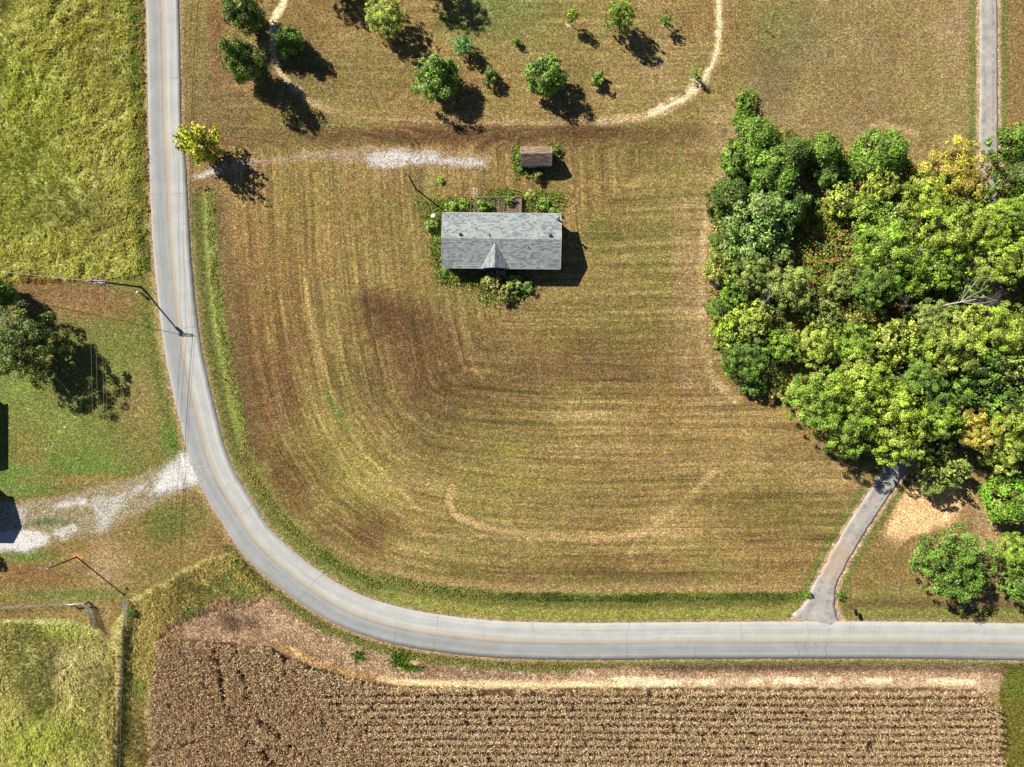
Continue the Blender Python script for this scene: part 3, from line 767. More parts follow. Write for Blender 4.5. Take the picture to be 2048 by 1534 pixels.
# ------------------------------------------------------------------ blades of grass (stuff)
def blades(name, pts, hgt, wid, n_per, lean, colf, spread, seed, label, mat=None, dirang=None, z0=0.0, seg=1, parent=None, lean_j=.25):
    """pts (n,2); every point carries n_per blades; hgt, wid arrays or numbers; colf(x,y,rng)->rgb"""
    r = np.random.default_rng(seed); n = len(pts); N = n * n_per
    px = np.repeat(pts[:, 0], n_per) + r.normal(0, spread, N); py = np.repeat(pts[:, 1], n_per) + r.normal(0, spread, N)
    pz = samp(IZ, px, py) + z0
    h = np.repeat(np.broadcast_to(hgt, n), n_per) * r.uniform(.55, 1.2, N); w = np.repeat(np.broadcast_to(wid, n), n_per) * r.uniform(.6, 1.3, N)
    ang = r.uniform(0, 2 * np.pi, N)
    if dirang is not None: ang = np.repeat(dirang, n_per) + r.normal(0, .7, N)
    ln = np.clip(lean + r.normal(0, lean_j, N), .05, 1.4)                # radians off vertical
    dx, dy = np.cos(ang) * np.sin(ln), np.sin(ang) * np.sin(ln); dz = np.cos(ln)
    sx, sy = -np.sin(ang), np.cos(ang)
    base = np.stack([px, py, pz], 1); tip = base + np.stack([dx, dy, dz * .9], 1) * h[:, None]
    side = np.stack([sx, sy, np.zeros(N)], 1) * (w / 2)[:, None]
    mid = base + np.stack([dx * .45, dy * .45, dz * .62], 1) * h[:, None]
    vs = np.empty((N, 4, 3)); vs[:, 0] = base; vs[:, 1] = mid - side; vs[:, 2] = tip; vs[:, 3] = mid + side
    me = np_mesh(name, vs.reshape(-1, 3), np.arange(N * 4).reshape(-1, 4))
    c = colf(px, py, r); c = c * r.uniform(.65, 1.35, N)[:, None] * np.repeat(r.uniform(.6, 1.4, n), n_per)[:, None]
    face_col(me, 'col', c)
    o = link(name, me, parent, mat or M['grass']); o['kind'] = 'stuff'
    if label: o['label'] = label
    return o

def scatter(box, dens, seed, test=None):
    (u0, v0, u1, v1) = box; a = G(u0, v1); b = G(u1, v0); r = np.random.default_rng(seed)
    n = int(abs((b.x - a.x) * (b.y - a.y)) * dens)
    x = r.uniform(a.x, b.x, n); y = r.uniform(a.y, b.y, n)
    if test is not None:
        k = test(x / S + 1024, 767 - y / S, x, y, r); x = x[k]; y = y[k]
    return np.stack([x, y], 1)
def gcol(boost=1.0, warm=.0):
    def f(x, y, r):
        t = np.clip(r.normal(.62, .3, len(x)), 0, 1.2)[:, None]
        return (samp(ICB, x, y) * (1 - t) + samp(ICA, x, y) * t) * boost
    return f
def inpoly(poly, u, v): return poly_sd(u, v, poly) > 0
def clear(x, y): return (samp(IRE, x, y) > 2) & (samp(IDE, x, y) > 2)

# meadow above the pole: long lodged grass combed into waves
def t_meadow(u, v, x, y, r):
    return inpoly(MEADOW, u, v) & clear(x, y) & (r.random(len(x)) < 1.6 * fbm(x * .6, y * .6, 3, 31) - .2)
pts = scatter((-60, -60, 310, 580), 26, 1, t_meadow)
da = fbm(pts[:, 0] * .09, pts[:, 1] * .09, 3, 33) * 9.0
hh = .22 + .5 * fbm(pts[:, 0] * .55, pts[:, 1] * .55, 3, 35)
blades('meadow_grass', pts, hh, .085, 6, .95, gcol(2.0), .1, 2, 'long yellow green meadow grass combed into waves left of the road', dirang=da)
# strip of lush green along the meadow edge by the road
def t_lush(u, v, x, y, r):
    re = samp(IRE, x, y); return (re > 10) & (re < 34 + 12 * (fbm(x * .3, y * .3, 3, 41) - .4)) & (u < 330) & (v < 540)
pts = scatter((230, -60, 330, 545), 30, 3, t_lush)
def c_lush(x, y, r):
    t = np.clip(r.normal(.5, .35, len(x)) + (fbm(x * .4, y * .4, 3, 43) - .5) * 2, 0, 1)[:, None]
    return (lin((86, 146, 38)) * t + lin((190, 186, 116)) * (1 - t)) * 1.8
blades('verge_grass', pts, .3, .08, 5, .7, c_lush, .12, 4, 'bright green tall grass edge between meadow and road')
# bottom-left meadow and the rough corner beside the corn
BL = [(-900, 1246), (150, 1246), (186, 1262), (226, 1300), (224, 1700), (-900, 1700)]
pts = scatter((-60, 1235, 235, 1600), 26, 5, lambda u, v, x, y, r: inpoly(BL, u, v) & (r.random(len(x)) < .3 + 1.0 * fbm(x * .5, y * .5, 3, 51)))
da = fbm(pts[:, 0] * .1, pts[:, 1] * .1, 3, 53) * 9.0; hh = .3 + .5 * fbm(pts[:, 0] * .5, pts[:, 1] * .5, 3, 55)
blades('meadow_grass', pts, hh, .085, 6, .95, gcol(2.0), .1, 6, 'rough pale meadow grass below the metal gates', dirang=da)
RC = [(258, 1206), (330, 1166), (400, 1124), (470, 1104), (545, 1180), (480, 1212), (400, 1228), (335, 1255), (312, 1300), (304, 1700), (250, 1700), (256, 1300)]
pts = scatter((225, 1095, 560, 1600), 26, 7, lambda u, v, x, y, r: inpoly(RC, u, v) & clear(x, y) & (r.random(len(x)) < .3 + 1.0 * fbm(x * .5, y * .5, 3, 61)))
da = fbm(pts[:, 0] * .1, pts[:, 1] * .1, 3, 63) * 9.0; hh = .35 + .6 * fbm(pts[:, 0] * .5, pts[:, 1] * .5, 3, 65)
def c_rc(x, y, r):
    base = gcol(1.6)(x, y, r); t = sstep(.54, .7, fbm(x * .25, y * .25, 3, 67))[:, None] * .6
    return base * (1 - t) + lin((110, 150, 60)) * 1.3 * t
blades('rough_grass', pts, hh, .08, 5, .7, c_rc, .13, 8, 'tall rough grass in the corner between yard, road and corn', dirang=da)
# dry weeds by the corn
pts = scatter((300, 1180, 2060, 1390), 22, 9, lambda u, v, x, y, r: inpoly(WEED, u, v) & clear(x, y) & ~((v > 1352) & (u > 1150) & (u < 1965)) & ~((v > 1358) & (u > 760)) & (r.random(len(x)) < 1.1 * fbm(x * .6, y * .6, 3, 71) + .1))
blades('dry_weeds', pts, .35, .07, 5, .85, gcol(1.5), .15, 10, 'pinkish tan dry weeds between the road and the corn')
# far corner
pts = scatter((1985, 1325, 2110, 1600), 22, 11, lambda u, v, x, y, r: (u > 1996 + (v - 1330) * .05) & (samp(IRE, x, y) > 8))
blades('rough_grass', pts, .45, .08, 5, .75, gcol(1.4), .15, 12, 'rough green grass at the far end of the corn')
# ditch grass on the yard side of the road
def t_ditch(u, v, x, y, r):
    re = samp(IRE, x, y); w = 6 * (fbm(x * .25, y * .25, 3, 81) - .5)
    hi = np.where(u < 700, 50, 58); lo = np.where(u < 700, 36, 45)
    lo = np.where((v > 900) & (u < 760), 22, lo); hi = np.where((v > 900) & (u < 760), 38, hi)
    return (re > lo + w) & (re < hi + w * 1.5) & (v > 378) & (u < 1618) & (samp(IDE, x, y) > 4) & (u > 330) & (~((v > 1300)))
def yard_side(u, v):
    d, s, a = poly_dist(u, v, ROAD[::2]); return s < 0
def t_ditch2(u, v, x, y, r): return t_ditch(u, v, x, y, r) & yard_side(u, v) & (r.random(len(u)) < 1.5 * fbm(x * .35, y * .35, 3, 83) - .15)
pts = scatter((380, 370, 1625, 1260), 42, 13, t_ditch2)
def c_ditch(x, y, r):
    u = x / S + 1024
    t = np.clip(r.normal(.5, .25, len(x)) + (fbm(x * .3, y * .3, 3, 85) - .5) * 2.0, 0, 1)[:, None]
    t = t * np.where(x / S + 1024 < 640, .55, .8)[:, None]; g = (lin((112, 146, 54)) * t + lin((200, 184, 112)) * (1 - t)) * 1.5
    dk = sstep(900, 1050, u)[:, None]
    return g * (1 - dk) + (lin((122, 142, 60)) * (.7 + 1.3 * t)) * dk
blades('ditch_grass', pts, .34, .085, 5, .6, c_ditch, .12, 14, 'strip of uncut grass along the ditch inside the bend')
# outer verge along the bend
pts = scatter((440, 1090, 1200, 1345), 30, 15, lambda u, v, x, y, r: (samp(IRE, x, y) > 6) & (samp(IRE, x, y) < 22 + 16 * (fbm(x * .3, y * .3, 3, 91) - .5)) & (~yard_side(u, v)))
def c_out(x, y, r):
    t = np.clip(r.normal(.3, .3, len(x)), 0, 1)[:, None]; return (lin((110, 144, 56)) * t + lin((184, 172, 104)) * (1 - t)) * 1.4
blades('verge_grass', pts, .3, .08, 4, .65, c_out, .12, 16, 'green verge grass on the outside of the bend')
pts = np.concatenate([np.array([G(u, v)[:2] for u, v in [(800 + np.random.default_rng(k).normal(0, 10), 1318 + np.random.default_rng(k + 900).normal(0, 8))]]) for k in range(120)] +
                     [np.array([G(u, v)[:2] for u, v in [(718 + np.random.default_rng(k + 55).normal(0, 7), 1308 + np.random.default_rng(k + 955).normal(0, 5))]]) for k in range(50)] +
                     [np.array([G(u, v)[:2] for u, v in [(820 + np.random.default_rng(k + 155).normal(0, 14), 1334 + np.random.default_rng(k + 1955).normal(0, 3))]]) for k in range(60)])
blades('green_weeds', pts, .5, .16, 5, .5, lambda x, y, r: np.tile(lin((110, 160, 50)) * 1.2, (len(x), 1)), .15, 17, 'bright green weeds among the tan weeds above the corn')
# mown lawn: short straw-coloured blades everywhere it is mown
def t_lawn(u, v, x, y, r):
    ok = clear(x, y) & ~inpoly(MEADOW, u, v) & ~inpoly(WOOD, u, v) & ~inpoly(CORN, u, v) & ~inpoly(BL, u, v) & ~inpoly(RC, u, v) & ~inpoly(WEED, u, v) & (samp(IG, x, y) < .3)
    return ok & (r.random(len(u)) < .25 + .9 * fbm(x * .8, y * .8, 3, 95)) & ((v < 1345))
pts = scatter((-40, -40, 2090, 1340), 11, 19, t_lawn)
blades('lawn_grass', pts, .15, .075, 2, .85, gcol(1.5), .1, 20, 'short sun dried lawn grass', lean_j=.35)

# ------------------------------------------------------------------ corn
def corn_field():
    r = np.random.default_rng(77); rows = []
    # right part: rows run along the picture
    v = 1379.0
    while v < 1640:
        u = 290.0
        while u < 2025:
            u += r.uniform(1.2, 2.4)
            rows.append((u, v + r.normal(0, 1.9) + 3 * math.sin(u * .004 + 1)))
        v += 14.4
    rows = np.array(rows)
    # left part: rows follow the bend
    aa, bb = np.meshgrid(np.arange(-700, 700, 2.3), np.arange(-700, 700, 8.6)); aa = aa.ravel() + r.normal(0, .7, aa.size); bb = bb.ravel() + r.normal(0, 1.7, bb.size) + 5 * np.sin(aa * .012)
    th = math.radians(58); lf = np.stack([650 + aa * math.cos(th) - bb * math.sin(th), 1450 + aa * math.sin(th) + bb * math.cos(th)], 1)
    lf = lf[(lf[:, 0] > 285) & (lf[:, 0] < 1010) & (lf[:, 1] > 1255) & (lf[:, 1] < 1640)]
    split = 640 + (rows[:, 1] - 1380) * 1.1
    rows = rows[rows[:, 0] > split - 30 * r.random(len(rows))]
    ls = 640 + (lf[:, 1] - 1380) * 1.1
    lf = lf[(lf[:, 0] < ls + 10) | (lf[:, 1] < 1376)]
    lanes = [[(430, 1262), (440, 1310), (448, 1350), (462, 1410), (500, 1470), (560, 1520), (640, 1580)], [(478, 1290), (496, 1360), (528, 1430), (600, 1490), (700, 1560)], [(300, 1500), (420, 1470)], [(540, 1480), (620, 1520), (680, 1560)]]
    keep = np.ones(len(lf), bool)
    for k, ln in enumerate(lanes):
        d, _, _ = poly_dist(lf[:, 0], lf[:, 1], catmull(ln, 5)); keep &= (d + 5 * (fbm(lf[:, 0] * .05, lf[:, 1] * .05, 3, 8) - .5) > (4.5 if k < 2 else 4)) | (r.random(len(lf)) < .2)
    lf = lf[keep]
    p = np.concatenate([rows, lf]); sd = poly_sd(p[:, 0], p[:, 1], CORN) + (fbm(p[:, 0] * .03, p[:, 1] * .03, 3, 4) - .5) * 16
    p = p[(sd > -1) & (fbm(p[:, 0] * .09, p[:, 1] * .09, 3, 14) > .17 + .1 * r.random(len(p)))]
    x = (p[:, 0] - 1024) * S; y = (767 - p[:, 1]) * S; n = len(x)
    sc = r.uniform(.8, 1.15, n); z0 = samp(IZ, x, y)
    lt = (1 - sstep(-40, 60, p[:, 0] - (640 + (p[:, 1] - 1380) * 1.1))) * np.clip(.75 + 1.2 * (fbm(x * .2, y * .2, 3, 6) - .5), 0, 1)
    V_, F_, C_ = [], [], []; base = 0
    tan = np.array([lin((246, 222, 178)), lin((214, 176, 130)), lin((150, 112, 84)), lin((236, 222, 192)), lin((104, 76, 62)), lin((222, 196, 110))])
    pr = np.array([.3, .24, .18, .14, .1, .04])
    NL = 9
    for k in range(NL):
        hk = (.75 + 1.3 * k / (NL - 1)) * sc
        a = r.uniform(0, 2 * np.pi, n) if k % 2 == 0 else a + np.pi + r.normal(0, .5, n)
        ln = r.uniform(.32, .66, n) * (1 if k < NL - 2 else .6); w = r.uniform(.05, .09, n)
        ca, sa = np.cos(a), np.sin(a); up = r.uniform(.05, .35, n); dn = r.uniform(-.5, .1, n)
        b0 = np.stack([x, y, z0 + hk], 1)
        m1 = b0 + np.stack([ca * ln * .5, sa * ln * .5, up * ln], 1); e1 = b0 + np.stack([ca * ln, sa * ln, up * ln + dn * ln], 1)
        sd_ = np.stack([-sa, ca, r.normal(0, .35, n)], 1) * w[:, None] * .5
        vs = np.stack([b0 - sd_ * .5, b0 + sd_ * .5, m1 + sd_, m1 - sd_, e1], 1)         # 5 verts
        f = np.arange(n)[:, None] * 5 + base
        V_.append(vs.reshape(-1, 3)); F_.append(np.concatenate([f + np.array([[0, 1, 2, 3]]), f + np.array([[3, 2, 4, 4]])]))
        c = 1.5 * tan[r.choice(6, n, p=pr)] * r.uniform(.7, 1.25, n)[:, None] * (np.array([[.86, .8, .77]]) * lt[:, None] + (1 - lt[:, None])); C_.append(np.concatenate([c, c])); base += n * 5
    # stalk and tassel as crossed slivers
    for k in range(2):
        a = r.uniform(0, np.pi, n); s_ = np.stack([np.cos(a), np.sin(a), np.zeros(n)], 1) * .022
        b0 = np.stack([x, y, z0 - .02], 1); t0 = b0 + np.stack([r.normal(0, .1, n), r.normal(0, .1, n), 2.25 * sc], 1)
        vs = np.stack([b0 - s_, b0 + s_, t0 + s_, t0 - s_, t0], 1); f = np.arange(n)[:, None] * 5 + base
        V_.append(vs.reshape(-1, 3)); F_.append(f + np.array([[0, 1, 2, 3]])); C_.append(np.tile(lin((170, 136, 96)), (n, 1))); base += n * 5
    F = np.concatenate(F_); tri = F[:, 2] == F[:, 3]
    vs = np.concatenate(V_); C = np.concatenate(C_)
    loops = np.concatenate([F[~tri].ravel(), F[tri][:, :3].ravel()]); nq, nt = (~tri).sum(), tri.sum()
    me = bpy.data.meshes.new('corn'); me.vertices.add(len(vs)); me.vertices.foreach_set('co', vs.astype(np.float32).ravel())
    me.loops.add(len(loops)); me.loops.foreach_set('vertex_index', loops.astype(np.int32)); me.polygons.add(nq + nt)
    me.polygons.foreach_set('loop_start', np.concatenate([np.arange(nq) * 4, nq * 4 + np.arange(nt) * 3]).astype(np.int32)); me.update(calc_edges=True)
    face_col(me, 'col', np.concatenate([C[~tri], C[tri]]))
    o = link('corn', me, None, grass_mat('dry_corn', .12)); tag(o, 'dry brown standing corn in rows below the road', kind='stuff')
    return n
corn_field()

# ------------------------------------------------------------------ trees
def leaf_cloud(c, nrm, size, r, aspect=1.5):
    n = len(c); nrm = nrm / (np.linalg.norm(nrm, axis=1)[:, None] + 1e-9)
    q = r.normal(size=(n, 3)); t = np.cross(nrm, q); t /= np.linalg.norm(t, axis=1)[:, None] + 1e-9; b = np.cross(nrm, t)
    s = size * r.uniform(.6, 1.35, n)[:, None]
    vs = np.stack([c - t * s * aspect * .5, c + b * s * .5, c + t * s * aspect * .5, c - b * s * .5], 1)
    return vs
def sph(r, n):
    d = r.normal(size=(n, 3)); return d / np.linalg.norm(d, axis=1)[:, None]
def crown_mesh(name, seed, style, leaves, leaf):
    """crown in a unit ball (z -1..1); scaled per tree"""
    r = np.random.default_rng(seed); cs, ns, rn, hu = [], [], [], []; asp = 1.5
    if style in ('broad', 'pine', 'cedar', 'shrub'):
        L = {'broad': 210, 'pine': 90, 'cedar': 80, 'shrub': 26}[style]
        d = sph(r, L * 3); d = d[d[:, 2] > {'broad': -.7, 'pine': -.95, 'cedar': -1, 'shrub': -.9}[style]][:L]; L = len(d)
        ir = {'broad': r.uniform(.3, .95, L), 'pine': r.uniform(.35, .86, L), 'cedar': r.uniform(.55, .85, L), 'shrub': r.uniform(.2, .85, L)}[style]
        lc = d * ir[:, None]
        if style == 'cedar':                                   # narrows to the top
            zz = r.uniform(-.8, .9, L); rr = np.sqrt(np.clip(1 - (zz + .55) / 1.55, 0.02, 1)) * r.uniform(.6, .85, L); aa = r.uniform(0, 2 * np.pi, L)
            lc = np.stack([np.cos(aa) * rr, np.sin(aa) * rr, zz], 1)
        lr = {'broad': r.uniform(.06, .17, L), 'pine': r.uniform(.12, .26, L), 'cedar': r.uniform(.14, .27, L), 'shrub': r.uniform(.18, .4, L)}[style]
        lob = r.normal(0, .16, L); lh = r.random(L)
        wgt = lr ** 2; wgt /= wgt.sum(); which = r.choice(L, leaves, p=wgt)
        o = lc[which]; out = o / (np.linalg.norm(o, axis=1)[:, None] + 1e-6)
        dd_ = sph(r, leaves); flip = (dd_ * out).sum(1) < -.25; dd_[flip] *= -1
        rad = lr[which] * r.uniform(.3, 1.15, leaves) ** .6
        if style in ('pine', 'cedar'): rad *= 1 + .35 * (r.random(leaves) < .18)
        sq = np.array([1, 1, .75]) if style == 'broad' else np.array([1, 1, 1])
        c = o + dd_ * rad[:, None] * sq
        nr = dd_ * .8 + out * .4 + r.normal(0, .75, (leaves, 3)) + np.array([0, 0, .35])
        if style in ('pine', 'cedar'): asp = 2.3; 
        cs.append(c); ns.append(nr); rn.append(np.clip(r.normal(.5, .2, leaves) + lob[which], 0, 1)); hu.append(np.clip(r.normal(.5, .18, leaves) + (lh[which] - .5) * .5, 0, 1))
    else:                                                      # sparse / vase: leaves strung on branches
        B = {'sparse': 26, 'vase': 30, 'wisp': 14}[style]; per = leaves // B
        for k in range(B):
            a = r.uniform(0, 2 * np.pi); el = r.uniform(-.1, 1.3) if style != 'vase' else r.uniform(.15, 1.3); ln = r.uniform(.7, 1.05)
            t = r.uniform(.25, 1, per) ** .8; droop = r.uniform(-.1, .3)
            dirv = np.array([math.cos(a) * math.cos(el), math.sin(a) * math.cos(el), math.sin(el)])
            st = np.array([0, 0, -.75])
            c = st + (dirv * ln * (1.15 if style == 'vase' else 1.0) + np.array([0, 0, .35]))[None] * t[:, None] * 1.15 - np.array([0, 0, 1])[None] * (droop * t ** 2)[:, None]
            c += r.normal(0, .085, (per, 3)) * (1.2 - .6 * t)[:, None] + r.normal(0, .03, (per, 3))
            cs.append(c); ns.append(r.normal(0, .6, (per, 3)) + np.array([0, 0, .8])); lb = r.normal(0, .12); lh = r.random()
            rn.append(np.clip(r.normal(.5, .2, per) + lb, 0, 1)); hu.append(np.clip(r.normal(.5, .18, per) + (lh - .5) * .6, 0, 1))
    c = np.concatenate(cs); nr = np.concatenate(ns)
    c[:, :2] /= np.percentile(np.hypot(c[:, 0], c[:, 1]), 97); c[:, 2] /= max(np.percentile(np.abs(c[:, 2]), 98), .5)
    vs = leaf_cloud(c, nr, leaf, r, asp)
    me = np_mesh(name, vs.reshape(-1, 3), np.arange(len(c) * 4).reshape(-1, 4))
    face_float(me, 'rnd', np.concatenate(rn)); face_float(me, 'hue', np.concatenate(hu)); me.materials.append(M['leaf'])
    return me
def trunk_mesh(name, seed, limbs=9):
    """unit height trunk with limbs that reach into the crown; radius in the same units as the crown"""
    r = random.Random(seed); mb = MB()
    mb.tube([(0, 0, -.02), (r.uniform(-.02, .02), r.uniform(-.02, .02), .3), (r.uniform(-.05, .05), r.uniform(-.05, .05), .62), (r.uniform(-.07, .07), r.uniform(-.07, .07), .9)], [.075, .055, .038, .012], 7)
    for k in range(limbs):
        a = 2 * math.pi * k / limbs + r.uniform(-.3, .3); z = r.uniform(.3, .7); l = r.uniform(.45, .8)
        mb.tube([(0, 0, z), (math.cos(a) * l * .5, math.sin(a) * l * .5, z + .1), (math.cos(a) * l, math.sin(a) * l, min(z + r.uniform(.12, .28), .95))], [.028, .018, .006], 5)
    me = mb.mesh(name, True); me.materials.append(M['bark']); return me
CR = {'broad': [crown_mesh('broad_crown', 100 + i, 'broad', 21000, .032) for i in range(5)],
      'pine': [crown_mesh('pine_crown', 200 + i, 'pine', 10500, .046) for i in range(4)],
      'cedar': [crown_mesh('cedar_crown', 300 + i, 'cedar', 7500, .046) for i in range(3)],
      'shrub': [crown_mesh('shrub_crown', 400 + i, 'shrub', 1300, .13) for i in range(4)],
      'mid': [crown_mesh('mid_crown', 450 + i, 'broad', 6500, .062) for i in range(3)],
      'midpine': [crown_mesh('midpine_crown', 470 + i, 'pine', 8500, .055) for i in range(2)],
      'sparse': [crown_mesh('sparse_crown', 500 + i, 'sparse', 2400, .075) for i in range(3)],
      'vase': [crown_mesh('vase_crown', 600, 'vase', 3000, .085)],
      'wisp': [crown_mesh('wisp_crown', 700 + i, 'wisp', 240, .16) for i in range(2)]}
TR = [trunk_mesh('tree_trunk', 800 + i) for i in range(4)]
COLS = {'cedar': (98, 124, 42), 'cedar2': (112, 146, 40), 'pine': (104, 138, 50), 'pine2': (118, 158, 46), 'bluepine': (120, 152, 66), 'yg': (156, 182, 46), 'yg2': (138, 172, 44), 'green': (106, 142, 44), 'grey': (146, 166, 70),
        'yellow': (204, 206, 20), 'orange': (190, 178, 58), 'oak': (98, 126, 36), 'dark': (100, 120, 40), 'ygl': (168, 186, 62), 'bush': (130, 170, 50), 'mint': (118, 176, 84), 'lime': (120, 162, 34), 'olive': (150, 150, 66)}
LEAFK = .90
tree_no = [0]
def tree(name, label, cat, group, u, v, r, h, style, col, zr=None, ry=None, trunk=True, tr_s=1.0):
    """u,v,r in photo pixels: centre and radius of the crown as seen; h metres to its top"""
    i = tree_no[0]; tree_no[0] += 1; q = random.Random(i * 13 + 5)
    R = r * S * .97; rz = (zr if zr else min(.8 * R, h * .48)); hc = h - rz
    p = P(u, v, hc); R = R * (H - hc) / H
    root = empty(name, (p.x, p.y, 0)); tag(root, label, cat, group)
    ms = CR[style]; c = link('crown', ms[i % len(ms)], root); c.location = (0, 0, hc)
    c.scale = (R, R * (ry if ry else q.uniform(.9, 1.08)), rz); c.rotation_euler = (0, 0, q.uniform(0, 6.28) if not ry else 0)
    cc = lin(COLS[col], LEAFK) * q.uniform(.92, 1.08); c.color = (*cc, 1)
    if trunk:
        t = link('trunk', TR[i % 4], root); t.scale = (R * tr_s, R * tr_s, (hc + rz * .45)); t.rotation_euler = (0, 0, q.uniform(0, 6.28))
    return root

